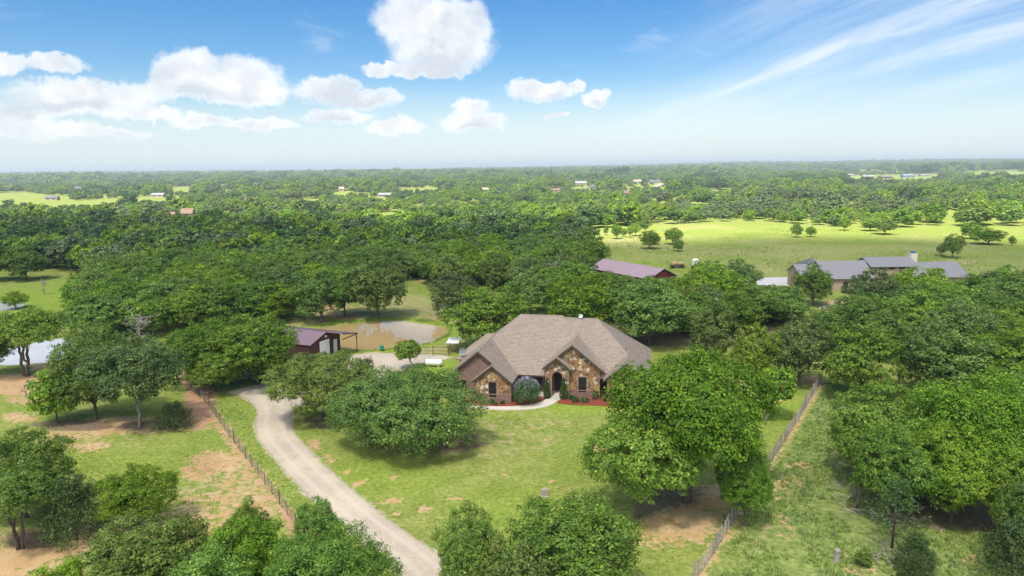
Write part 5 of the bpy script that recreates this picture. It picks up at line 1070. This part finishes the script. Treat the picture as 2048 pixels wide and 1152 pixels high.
# ------------------------------------------------------------------ fences
M_tpost = simple('green_steel_post', (.06, .085, .06), .6, var=.2); M_wire = simple('galvanised_wire', (.26, .27, .26), .5, metal=.5); M_pick = simple('weathered_picket', (.33, .295, .255), .95, var=.4, nscale=4, rand=.3); M_cap = simple('post_tip_white', (.7, .7, .68), .6)
def line_pts(pts, sp):
    P2 = [gp(*q)[:2] for q in pts]; o = [P2[0]]; acc = 0
    for a, b in zip(P2[:-1], P2[1:]):
        L = np.linalg.norm(b - a); s = sp - acc
        while s <= L: o.append(a + (b - a) * s / L); s += sp
        acc = L - (s - sp)
    return o
fl = line_pts(FENCE_L, 2.3); e = empty('wire_fence', (fl[0][0], fl[0][1], 0)); tag(e, 'wire mesh fence on thin steel posts left of the driveway', 'fence'); o0 = fl[0]
for i, q in enumerate(fl):
    w = q - o0; mb = MB(); h = rnd.uniform(1.35, 1.6); lx = rnd.uniform(-.05, .05); big = (i % 7 == 3)
    mb.tube([(w[0], w[1], -.2), (w[0] + lx, w[1] + rnd.uniform(-.04, .04), h)], .055 if big else .026, 5); po = mb.build('post', M_bark if big else M_tpost, e)
    if not big: mb = MB(); mb.tube([(w[0] + lx, w[1], h - .13), (w[0] + lx, w[1], h + .01)], .030, 5); mb.build('white_tip', M_cap, po)
for a, b in zip(fl[:-1], fl[1:]):
    A_, B_ = a - o0, b - o0; mb = MB(); ln = lambda s, z: (A_[0] + (B_[0] - A_[0]) * s, A_[1] + (B_[1] - A_[1]) * s, z)
    for z in (.08, .25, .42, .6, .78, .95, 1.12): mb.tube([ln(0, z), ln(1, z)], .006, 3, False)
    for j in range(1, 12): mb.tube([ln(j / 12, .08), ln(j / 12, 1.12)], .005, 3, False)
    mb.build('wire_panel', M_wire, e)
fr = line_pts(FENCE_R, .62); e = empty('picket_fence', (fr[0][0], fr[0][1], 0)); tag(e, 'weathered fence of closely set wooden stakes right of the lawn', 'fence'); o0 = fr[0]
for i, q in enumerate(fr):
    w = q - o0; mb = MB(); big = i % 8 == 0; h = rnd.uniform(1.15, 1.5) * (1.12 if big else 1); dx, dy = rnd.uniform(-.06, .06), rnd.uniform(-.06, .06)
    mb.tube([(w[0], w[1], -.2), (w[0] + dx * .6, w[1] + dy * .4, h * .5), (w[0] + dx, w[1] + dy, h)], [.05, .045, .038] if not big else [.085, .08, .075], 5); mb.build('stake', M_pick, e)
for a, b in zip(fr[::8][:-1], fr[::8][1:]):
    A_, B_ = a - o0, b - o0; mb = MB()
    for z in (.15, .4, .65, .9, 1.05): mb.tube([(A_[0], A_[1], z), (B_[0], B_[1], z)], .010, 3, False)
    mb.build('wire_strands', M_wire, e)
p = gp(1640, 745); g_ = empty('field_gate', (p[0] - 1.6, p[1], 0)); tag(g_, 'pipe gate at the far end of the stake fence', 'gate')
for x in (0, 2.6): mb = MB(); mb.tube([(x, 0, -.2), (x, 0, 1.7)], .09, 6); mb.build('post', M_steel, g_)
for z in (.4, .8, 1.2): mb = MB(); mb.tube([(0, 0, z), (2.6, 0, z)], .03, 4); mb.build('rail', M_steel, g_)
# ------------------------------------------------------------------ small things about the lots
p = gp(1089, 992); s_ = empty('stone_marker', (p[0], p[1], 0), .3); tag(s_, 'small squared stone block on the front lawn', 'stone')
mb = MB(); mb.add([(-.3, -.2, -.1), (.3, -.22, -.1), (.32, .2, -.1), (-.28, .2, -.1), (-.27, -.18, .62), (.26, -.2, .72), (.27, .17, .7), (-.25, .18, .6)], [(3, 2, 1, 0), (4, 5, 6, 7), (0, 1, 5, 4), (1, 2, 6, 5), (2, 3, 7, 6), (3, 0, 4, 7)]); mb.build('block', simple('pink_granite', (.36, .28, .24), .9, var=.3, nscale=8, bump=.5), s_)
mb = MB(); mb.box(-.32, .32, -.24, .24, -.05, .06); mb.build('footing', M_conc, s_)
p = gp(1532, 826); s_ = empty('rusty_barrel', (p[0], p[1], 0)); tag(s_, 'rusty burn barrel behind the leaning oak', 'barrel'); mb = MB(); mb.lathe([(0, .02), (.34, .02), (.34, .4), (.37, .42), (.34, .45), (.34, .8), (.37, .83), (.34, .86), (.34, 1.15), (.30, 1.15), (.30, .5)], 12); mb.build('drum', simple('rust', (.17, .065, .035), .9, var=.4, nscale=4), s_); mb = MB(); mb.tube([(.36 * math.cos(a), .36 * math.sin(a), 1.15) for a in np.linspace(0, 6.283, 13)], .025, 4, False); mb.build('rim', MATS['rust'], s_)
M_turq = simple('turquoise_plastic', (.05, .42, .45), .4)
p = gp(1503, 772); s_ = empty('play_table', (p[0], p[1], 0), .2); tag(s_, 'small play table with turquoise awning under the trees', 'play set')
for x in (-1.2, 1.2):
    for y in (-.5, .5): mb = MB(); mb.tube([(x, y, 0), (x, y, 1.6)], .04, 5); mb.build('post', M_white, s_)
mb = MB(); mb.box(-1.3, 1.3, -.6, .6, .0, .12); mb.build('platform', M_wlime, s_); slab3('awning', [(-1.3, -.7, 1.5), (-.2, -.7, 1.5), (-.2, .7, 1.75), (-1.3, .7, 1.75)], .05, M_turq, s_)
p = gp(1502, 800); s_ = empty('garden_chair', (p[0], p[1], 0), -.4); tag(s_, 'pale garden chair on the lawn behind the big oak', 'chair')
mb = MB(); mb.box(-.3, .3, -.3, .3, .4, .46); mb.build('seat', M_white, s_); mb = MB(); mb.box(-.3, .3, .26, .32, .47, 1.1); mb.build('backrest', simple('pale_pink', (.55, .42, .38), .7), s_)
for x in (-.26, .26):
    for y in (-.26, .26): mb = MB(); mb.box(x - .03, x + .03, y - .03, y + .03, 0, .4); mb.build('leg', M_white, s_)
a, b = gp(52, 797), gp(76, 792); s_ = empty('pipe_goal', (a[0], a[1], 0)); tag(s_, 'grey pipe frame standing on sand at the left', 'frame'); d = b - a
mb = MB(); mb.tube([(0, 0, -.1), (0, 0, 1.75)], .06, 6); mb.build('post', M_grey, s_); mb = MB(); mb.tube([(d[0], d[1], -.1), (d[0], d[1], 1.75)], .06, 6); mb.build('post', M_grey, s_); mb = MB(); mb.tube([(0, 0, 1.72), (d[0], d[1], 1.85)], .06, 6); mb.build('crossbar', M_grey, s_)
# brush, stump
rb = np.random.default_rng(5)
def brush(px, py, w, n, label, nm='brush_pile', big=False):
    p = gp(px, py); e = empty(nm, (p[0], p[1], 0)); tag(e, label, 'brush')
    for j in range(n):
        a = rb.uniform(0, 6.28); st = rb.uniform(-.5, .5, 2) * w; L = rb.uniform(.4, 1) * w * .6; q0 = np.array([st[0], st[1] * .6, rb.uniform(0, .3)]); q1 = q0 + np.array([math.cos(a) * L, math.sin(a) * L, rb.uniform(.0, .55) * L])
        mb = MB(); mb.tube(branch(rb, q0, q1, 4, .3), [.05, .04, .03, .02, .008], 4, False)
        for m in range(3): s = q0 + (q1 - q0) * rb.uniform(.3, .9); mb.tube(branch(rb, s, s + rdir(rb, 1, -.1)[0] * L * .4, 3, .3), [.02, .014, .01, .004], 3, False)
        mb.build('branch', M_dead, e)
    return e
brush(1725, 985, 4.2, 22, 'grey dead branches lying beside the right clump'); brush(1760, 1030, 4, 20, 'grey brush heap behind the sparse cedar'); brush(1775, 1120, 3.2, 14, 'broken deadwood near the bottom right cedar'); brush(620, 748, 3, 14, 'bare brush beside the barn wall'); brush(480, 1085, 3, 10, 'bare grey branches in the bottom left clump')
p = gp(1673, 1122); s_ = empty('tree_stump', (p[0], p[1], 0)); tag(s_, 'pale broken tree stump on the wild grass', 'stump'); mb = MB(); mb.lathe([(.34, -.1), (.24, .15), (.2, .6), (.22, .85), (.12, .95)], 9); mb.build('trunk', M_paleb, s_); mb = MB(); mb.lathe([(.18, .93), (0, .96)], 9); mb.build('cut_top', M_dead, s_)
# ------------------------------------------------------------------ ranch house and red barn beyond the wood
ra = gp(1690, 582); RY = float(ra[1]); ranch = empty('ranch_house', (ra[0], RY, 0)); tag(ranch, 'long ranch house with grey standing-seam metal roofs and stone chimney', 'house'); ro = np.array([ra[0], RY, 0])
def ranch_block(xl, xr, yr, ye, off, depth, lbl):
    e_l = onY(xl, ye, RY + off - .5) - ro; e_r = onY(xr, ye, RY + off - .5) - ro; zr = float(onY((xl + xr) / 2, yr, RY + off + depth / 2)[2]); ze = float((e_l[2] + e_r[2]) / 2); x0, x1 = float(e_l[0]), float(e_r[0])
    mb = MB(); pr = [(off, 0), (off + depth, 0), (off + depth, ze), (off + depth / 2, zr - .12), (off, ze)]; n = 5
    mb.add([(x0 + .3, y, z) for y, z in pr] + [(x1 - .3, y, z) for y, z in pr], [tuple(range(n)), tuple(range(2 * n - 1, n - 1, -1))] + [((i + 1) % n, i, n + i, n + (i + 1) % n) for i in range(n)]); w_ = mb.build('wall', M_tan, ranch)
    f = [(x0, off - .5, ze), (x1, off - .5, ze), (x1, off + depth / 2, zr), (x0, off + depth / 2, zr)]; r_ = slab3('roof', f, .1, M_greyroof, ranch); seams(f, max(4, int((x1 - x0) / .62)), M_greyroof, r_, .04)
    slab3('rear_roof', [(x0, off + depth + .5, ze), (x1, off + depth + .5, ze), (x1, off + depth / 2 + .01, zr), (x0, off + depth / 2 + .01, zr)], .1, M_greyroof, ranch)
    print(lbl, 'x %.1f..%.1f ze %.2f zr %.2f' % (x0, x1, ze, zr)); return x0, x1, ze, zr
ranch_block(1600, 1660, 528, 551, 2.0, 7, 'S1'); ranch_block(1652, 1752, 521, 558, 0, 10, 'S2'); b3 = ranch_block(1742, 1838, 513.3, 533.5, 3.0, 7, 'S3'); ranch_block(1828, 1942, 523.5, 555, .5, 10, 'S4')
mb = MB()
for i in range(3): x = b3[0] + 2.2 + i * 2.2; mb.box(x, x + 1.3, 2.96, 2.998, b3[2] - .62, b3[2] - .25)
mb.build('clerestory_windows', M_screen, ranch)
cpt = onY(1824, 517, RY + 8) - ro; mb = MB(); mb.box(cpt[0] - .75, cpt[0] + .75, 7.2, 8.6, 0, float(onY(1824, 506, RY + 8)[2])); ch = mb.build('chimney', M_wlime, ranch); zt = float(onY(1824, 506, RY + 8)[2]); mb = MB(); mb.box(cpt[0] - .45, cpt[0] + .45, 7.4, 8.3, zt + .002, zt + .3); mb.lathe([(.5, .3), (.3, .45), (0, .5)], 8, (cpt[0], 7.9, zt)); mb.build('cap', simple('blue_cap', (.03, .10, .28), .4), ch)
s1 = onY(1622, 516, RY + 14) - ro; zt = float(s1[2]); x = float(s1[0]); mb = MB(); mb.add([(x - 3, 11, zt - 1.9), (x + 3, 11, zt - 1.9), (x + 3, 17, zt - 1.9), (x - 3, 17, zt - 1.9), (x, 14, zt)], [(0, 1, 4), (1, 2, 4), (2, 3, 4), (3, 0, 4), (3, 2, 1, 0)]); mb.build('pavilion_roof', simple('dark_shingle', (.12, .115, .12), .9), ranch)
for dx in (-2.6, 2.6):
    for dy in (11.4, 16.6): mb = MB(); mb.box(x + dx - .12, x + dx + .12, dy - .12, dy + .12, 0, zt - 1.92); mb.build('pavilion_post', M_trim, ranch)
mb = MB(); q = onY(1692, 570, RY - .2) - ro; mb.box(q[0] - .5, q[0] + .5, -.06, -.002, 0, 2.1); mb.build('door', M_door, ranch)
pd = sheet('concrete_drive', [tuple(gp(*q)[:2]) for q in ((1515, 571), (1512, 556), (1575, 554), (1600, 572))], .05, simple('white_concrete', (.50, .48, .45), .9)); tag(pd, 'white concrete apron left of the ranch house', kind='structure')
pd = sheet('ranch_lane', ragged([tuple(gp(*q)[:2]) for q in ((1640, 612), (1720, 604), (1960, 598), (1960, 606), (1720, 614), (1640, 620))], 1.5, .2, 3), .05, M_gravel); tag(pd, 'pale lane in front of the ranch house', kind='structure')
z0, z1 = 3.6, 5.6; c = [gp(1183, 536.5, z0), gp(1298, 558, z0), gp(1360, 542, z1), gp(1226, 523, z1)]
# square the slope up in plan
eu = (c[1] - c[0]); eu[2] = 0; Lb = float(np.linalg.norm(eu)); eu = eu / Lb; ev = np.array([-eu[1], eu[0], 0]); half = float(((c[3] - c[0]) @ ev + (c[2] - c[1]) @ ev) / 2); sh0 = float((c[3] - c[0]) @ eu); print('red barn L %.1f half %.1f shift %.1f' % (Lb, half, sh0))
rbn = empty('red_barn', (c[0][0], c[0][1], 0), math.atan2(eu[1], eu[0])); tag(rbn, 'long red barn with dusty pink metal roof at the meadow edge', 'barn'); M_proof = simple('pink_metal_roof', (.38, .28, .30), .45, metal=.2, var=.06)
Lb = max(Lb, 14); half = max(4.0, min(half, 9)); f = [(-.3, -.4, z0), (Lb + .5, -.4, z0), (Lb + .5, half, z1), (-.3, half, z1)]; r_ = slab3('roof', f, .1, M_proof, rbn); seams(f, int(Lb / .8), M_proof, r_, .03); slab3('rear_roof', [(-.3, half * 2 + .4, z0), (Lb + .5, half * 2 + .4, z0), (Lb + .5, half + .01, z1), (-.3, half + .01, z1)], .1, M_proof, rbn)
mb = MB(); pr = [(0, 0), (half * 2, 0), (half * 2, z0 - .02), (half, z1 - .14), (0, z0 - .02)]; mb.add([(0, y, z) for y, z in pr] + [(Lb, y, z) for y, z in pr], [tuple(range(5)), tuple(range(9, 4, -1))] + [((i + 1) % 5, i, 5 + i, 5 + (i + 1) % 5) for i in range(5)]); mb.build('wall', M_red, rbn)
for i in range(3): mb = MB(); mb.box(2 + i * Lb / 3, 4.4 + i * Lb / 3, -.04, -.002, 0, 2.8); mb.build('stall_door', M_trim, rbn)
p = gp(1354, 536); s_ = empty('hay_trailer', (p[0], p[1], 0)); tag(s_, 'low dark trailer loaded with hay bales on the meadow', 'trailer'); mb = MB(); mb.box(-2.1, 2.1, -1, 1, .5, .68); mb.build('deck', M_trim, s_)
for x in (-.9, .9): 
    mb = MB(); mb.tube([(x - .85, 0, 1.25), (x + .85, 0, 1.25)], .62, 12); mb.build('hay_bale', simple('hay', (.33, .25, .12), .95, var=.3, nscale=6), s_)
for x in (-1.2, 1.2):
    for y in (-.9, .9): mb = MB(); mb.tube([(x, y - .1, .36), (x, y + .1, .36)], .36, 10); mb.build('wheel', M_iron, s_)
p = gp(1390, 542); s_ = empty('water_tank', (p[0], p[1], 0)); tag(s_, 'white water tank on a brown stand near the red barn', 'tank'); mb = MB(); mb.box(-.8, .8, -.8, .8, 0, 1.5); mb.build('stand', M_steel, s_); mb = MB(); mb.lathe([(.8, 1.5), (.82, 1.6), (.82, 3.0), (.5, 3.3), (0, 3.35)], 12); mb.build('tank_body', M_white, s_)
p = gp(1402, 540); s_ = empty('small_machine', (p[0], p[1], 0)); tag(s_, 'small dark machine beside the white water tank', 'machine'); mb = MB(); mb.box(-.7, .7, -.45, .45, .35, .9).box(-.2, .5, -.4, .4, .9, 1.5); mb.build('body', M_iron, s_)
for x in (-.5, .5):
    for y in (-.5, .5): mb = MB(); mb.tube([(x, y - .1, .35), (x, y + .1, .35)], .35, 10); mb.build('wheel', M_iron, s_)
# ------------------------------------------------------------------ far houses
COLS = {}
def colm(c, nm):
    if c not in COLS: COLS[c] = simple(nm, c, .8)
    return COLS[c]
WHT, GRY, ORG, RED, TAN, BRN, BLU = (.26, .26, .255), (.14, .138, .14), (.20, .135, .10), (.17, .05, .042), (.42, .32, .23), (.18, .12, .09), (.18, .24, .30)
cn = {WHT: 'white', GRY: 'grey', ORG: 'orange', RED: 'red', TAN: 'tan', BRN: 'brown', BLU: 'blue-grey'}
FARH = [(145, 462, 30, 3.2, WHT, WHT, 'white shed roof showing over the left woods'), (336, 448, 24, 5.5, TAN, ORG, 'left orange-roofed house among bright trees'), (374, 441, 22, 6, WHT, ORG, 'right orange-roofed house among bright trees'), (281, 453, 10, 4, WHT, GRY, 'small white house left of the orange roofs'),
        (102, 401, 22, 4, TAN, GRY, 'grey-roofed house on the left meadow'), (155, 381, 18, 5.5, WHT, GRY, 'grey-roofed house behind the left meadow trees'), (314, 395, 24, 4, TAN, WHT, 'white-roofed barn on the left meadow'), (393, 375, 20, 4.5, RED, RED, 'red-walled building on the left horizon slope'), (444, 375, 13, 5, TAN, BRN, 'brown house right of the red building'), (512, 373, 15, 5, TAN, BRN, 'brown-roofed house left of centre near the horizon'), (489, 399, 14, 4, WHT, GRY, 'grey house in the wood left of centre'), (683, 383, 10, 5, TAN, TAN, 'tan house left of the centre near the horizon'),
        (735, 466, 30, 4.5, RED, WHT, 'red barn with white roof behind the dark wood'), (792, 463, 20, 4, RED, TAN, 'second red barn partly hidden right of the first'), (757, 449, 30, 3.5, TAN, TAN, 'pale tan roof above the red barns'), (768, 394, 26, 3.5, WHT, WHT, 'long white roof in the woods left of centre'), (971, 383, 12, 4, TAN, TAN, 'small tan house at centre distance'), (1053, 370, 10, 5, WHT, WHT, 'small white house at centre distance'), (1162, 372, 22, 6, TAN, WHT, 'large pale house right of centre'), (1188, 377, 14, 4, BLU, GRY, 'blue-grey house beside the large pale house'), (1113, 385, 14, 4, TAN, BRN, 'brown-roofed house below the large pale house'), (1275, 367, 16, 5, WHT, TAN, 'pale house left of the white lane'), (1311, 366, 22, 4, WHT, GRY, 'long grey-roofed building above the white lane'), (1253, 394, 10, 5, WHT, BRN, 'little brown-roofed house in the right-centre woods'), (345, 500, 20, 4.5, TAN, GRY, 'grey roof peeking out of the dark wood at the left'), (372, 506, 14, 4, TAN, GRY, 'second grey roof inside the dark wood at the left'),
        (1701, 352, 14, 4, WHT, WHT, 'white shed left of the far right farm'), (1737, 357, 20, 5, BRN, WHT, 'white-roofed farm building at the far right'), (1775, 357, 24, 4, BRN, GRY, 'dark farm shed right of the white-roofed farm building'), (1818, 355, 22, 5, BLU, BLU, 'blue farm house at the far right'), (1851, 353, 18, 3.5, WHT, WHT, 'long white shed before the far right field')]
for (x, y, wp_, h, wc, rc, lb) in FARH:
    b = gpt(x, y); s = pxm(b); w = wp_ / s; d = min(w * .6, 12); e = empty('far_house', (b[0], b[1], b[2]), rnd.uniform(-.25, .25)); tag(e, lb, 'house', 'houses scattered in the far woods'); hw = h * .55
    h *= 1.15; hw = h * .6
    mb = MB(); pr = [(0, -1), (d, -1), (d, hw), (d / 2, h - .1), (0, hw)]; mb.add([(-w / 2, y_, z) for y_, z in pr] + [(w / 2, y_, z) for y_, z in pr], [tuple(range(5)), tuple(range(9, 4, -1))] + [((i + 1) % 5, i, 5 + i, 5 + (i + 1) % 5) for i in range(5)]); mb.build('wall', colm(wc, 'wall_' + cn[wc].replace('-', '_')), e)
    slab3('roof', [(-w / 2 - .4, -.5, hw - .2), (w / 2 + .4, -.5, hw - .2), (w / 2 + .4, d / 2, h), (-w / 2 - .4, d / 2, h)], .12, colm(rc, 'roof_' + cn[rc]), e); slab3('rear_roof', [(-w / 2 - .4, d + .5, hw - .2), (w / 2 + .4, d + .5, hw - .2), (w / 2 + .4, d / 2 + .01, h), (-w / 2 - .4, d / 2 + .01, h)], .12, colm(rc, 'roof_' + cn[rc]), e)
    for i in range(max(1, int(w / 5))): xx = -w / 2 + (i + .5) * w / max(1, int(w / 5)); mb = MB(); mb.box(xx - .6, xx + .6, -.06, -.002, .9, hw - .4); mb.build('window', M_screen, e)
rail_fence('pasture_fence', [(1905, 486), (1960, 500), (2090, 527)], 4.0, 1.3, 'thin post fence along the right side of the meadow', (.5, 1.0), .06, M_pick, .015)
rail_fence('pasture_fence', [(1330, 449), (1420, 448), (1560, 451), (1660, 456)], 5.0, 1.4, 'line of fence posts along the back of the meadow', (.5, 1.1), .07, M_pick, .015)
a, b = gpt(1309, 374), gpt(1330, 366)
ln_ = MB(); dv = np.array([-(b - a)[1], (b - a)[0], 0]); dv = dv / np.linalg.norm(dv) * 4; ln_.add([a - dv, a + dv, b + dv, b - dv], [(0, 1, 2, 3)]); lo = ln_.build('far_lane', M_gravel); lo.location.z += .5; tag(lo, 'white lane climbing the far slope right of centre', kind='structure')
# ------------------------------------------------------------------ grass tufts (uncountable)
def tufts(name, pts, hmin, hmax, mat, per, seed, label, width=.05):
    r = np.random.default_rng(seed); n = len(pts); h = r.uniform(hmin, hmax, n); P_ = np.repeat(pts, per, 0); H_ = np.repeat(h, per); a = r.uniform(0, 6.283, n * per); lean = r.uniform(.1, .75, n * per)
    z0 = terrain(P_[:, 0], P_[:, 1]) - .03; bx = P_[:, 0] + r.normal(0, .07, n * per); by = P_[:, 1] + r.normal(0, .07, n * per); w = width * r.uniform(.6, 1.4, n * per)
    ca, sa = np.cos(a), np.sin(a); v = np.stack([np.stack([bx - sa * w, by + ca * w, z0], 1), np.stack([bx + sa * w, by - ca * w, z0], 1), np.stack([bx + ca * lean * H_, by + sa * lean * H_, z0 + H_ * (1 - lean * .4)], 1)], 1).reshape(-1, 3)
    me = np_mesh(name, v, np.arange(n * per * 3).reshape(-1, 3), mat); fattr(me, 'tint', np.repeat(np.clip(np.repeat(r.normal(.45, .25, n), per) + r.normal(0, .1, n * per), 0, 1), 3))
    o = link(bpy.data.objects.new(name, me)); tag(o, label, kind='stuff'); return o
def scatter(poly, n, seed, dens=None):
    r = np.random.default_rng(seed); Pn = poly_px(poly); lo, hi = Pn.min(0), Pn.max(0); p = r.uniform(lo, hi, (n * 3, 2)); p = p[inside(Pn, p[:, 0], p[:, 1])]
    if dens: p = p[dens(p[:, 0], p[:, 1]) > r.uniform(0, 1, len(p))]
    return p[:n]
M_grass = leaf_mat('grass_blades', (.19, .27, .05), (.30, .36, .08), (.46, .44, .19), .35); M_blue = leaf_mat('blue_bunchgrass', (.19, .26, .12), (.28, .35, .16), (.38, .43, .22), .35)
clump = lambda sc_, th, sd: (lambda x, y: sstep(vnoise(x, y, sc_, sd, 3), th, th + .18))
WILD = [(1400, 1175), (1440, 1125), (1490, 1035), (1545, 945), (1610, 845), (1655, 765), (1725, 770), (1700, 900), (1760, 1000), (1800, 1050), (2100, 1090), (2100, 1190), (1400, 1190)]
tufts('wild_grass', scatter(WILD, 9000, 1, clump(2.5, .36, 1)), .12, .42, M_grass, 6, 2, 'rough uncut grass right of the stake fence')
tufts('bunchgrass', scatter(WILD, 2600, 3, clump(3.2, .50, 5)), .18, .5, M_blue, 8, 4, 'blue-green bunchgrass tufts in the rough field', .045)
drv_poly = np.array(smooth_px(DL) + smooth_px(DR)[::-1]); yd_poly = poly_px(YARD); wk_poly = np.array(smooth_px(WK_U) + smooth_px(WK_L)[::-1])
LAWN = [(600, 890), (760, 770), (980, 822), (1230, 818), (1560, 850), (1530, 930), (1470, 1030), (1400, 1150), (960, 1170), (880, 1106), (720, 990)]
def lawn_d(x, y):
    d = np.ones(len(x)); d *= sdf(drv_poly, x, y) > .3; d *= sdf(yd_poly, x, y) > .3; d *= sdf(wk_poly, x, y) > .2
    return d * (.25 + .75 * sstep(vnoise(x, y, 4, 12, 3), .40, .62))
tufts('lawn_grass', scatter(LAWN, 14000, 5, lawn_d), .04, .13, M_grass, 4, 6, 'short lawn grass in front of the house', .04)
LEFT = [(0, 880), (330, 860), (400, 860), (560, 1060), (420, 1060), (200, 1000), (60, 960), (0, 930)]
tufts('pasture_grass', scatter(LEFT, 6000, 7, clump(4, .42, 21)), .05, .18, M_grass, 4, 8, 'patchy pasture grass left of the wire fence', .04)
tufts('verge_grass', scatter([(395, 790), (470, 800), (505, 850), (520, 890), (610, 995), (640, 1060), (600, 1050), (460, 870)], 2600, 9, lambda x, y: lawn_d(x, y)), .06, .22, M_grass, 5, 10, 'grass verge between the wire fence and the driveway')
bank = scatter([(590, 690), (640, 650), (760, 636), (860, 640), (905, 655), (900, 672), (840, 695), (720, 706), (620, 706)], 5000, 13, lambda x, y: (np.abs(sdf(POND, x, y) - 1.6) < 1.3) * (.3 + .7 * sstep(vnoise(x, y, 5, 15, 2), .42, .6)))
tufts('bank_grass', bank, .15, .45, M_grass, 5, 11, 'tall grass along the pond bank')
tufts('meadow_weeds', scatter([(1165, 470), (1420, 452), (1660, 460), (2060, 485), (2060, 545), (1400, 548), (1200, 535)], 5200, 17, clump(16, .46, 33)), .2, .6, M_grass, 5, 18, 'rank weeds scattered over the meadow', .07)
# pebbles and leaf litter specks are left to the material
# ------------------------------------------------------------------ cloud overhead (its shade lies over the near half of the place)
def cloud_mat():
    m, t, out = new_mat('cloud_vapour'); tr = t.new('ShaderNodeBsdfTransparent'); ts = t.new('ShaderNodeBsdfTranslucent', ins={0: (.86, .87, .88, 1)})
    P = t.new('ShaderNodeNewGeometry').outputs['Position']; n = t.noise(P, .008, 4)
    mxs = t.new('ShaderNodeMixShader', ins={0: t.ramp(n, .3, .7, CLOUD_OP - .06, CLOUD_OP + .06), 1: tr.outputs[0], 2: ts.outputs[0]}); t.l.new(mxs.outputs[0], out.inputs[0]); return m
CLOUD_OP = .48
def cloud(cx, cy, rx, ry, z, label):
    n, m_ = 72, 16; v = []; f = []
    for side in (1, -1):
        for i in range(m_ + 1):
            for j in range(n):
                a = 6.28319 * j / n; s = i / m_; rr = 1 + .13 * math.sin(3 * a + 1.3) + .08 * math.sin(7 * a) + .045 * math.sin(13 * a + 2) + .03 * math.sin(29 * a)
                x = cx + rx * s * rr * math.cos(a); y = cy + ry * s * rr * math.sin(a)
                h = math.sqrt(max(0, 1 - s ** 4)); nn = float(vnoise(np.array([x]), np.array([y]), 90, 3, 3)[0])
                v.append((x, y, z + (h * (40 + 110 * nn) if side > 0 else -h * 16 * nn)))
    K = (m_ + 1) * n
    for sd in range(2):
        for i in range(m_):
            for j in range(n):
                q = (sd * K + i * n + j, sd * K + i * n + (j + 1) % n, sd * K + (i + 1) * n + (j + 1) % n, sd * K + (i + 1) * n + j); f.append(q if sd == 0 else q[::-1])
    o = link(bpy.data.objects.new('cloud', pydata('cloud', v, f, cloud_mat(), True))); tag(o, label, kind='stuff'); return o
zc0 = 300.0; sh_ = (SDIR.x / SDIR.z * zc0, SDIR.y / SDIR.z * zc0)
cloud(0 + sh_[0], -70 + sh_[1], 620, 365, zc0, 'broad thin cloud overhead shading the near woods')
# ------------------------------------------------------------------ haze
def haze():
    m, t, out = new_mat('haze_air'); v = t.new('ShaderNodeVolumePrincipled'); v.inputs['Color'].default_value = (.80, .91, .96, 1); v.inputs['Density'].default_value = 2.5e-4; v.inputs['Anisotropy'].default_value = .2
    t.l.new(v.outputs[0], out.inputs[1]); mb = MB(); mb.box(-13500, 13500, -3400, 15500, -40, 68); o = mb.build('haze', m); tag(o, 'thin blue summer haze over the far woods', kind='stuff'); o.visible_shadow = True
HAZE = True
if HAZE: haze()
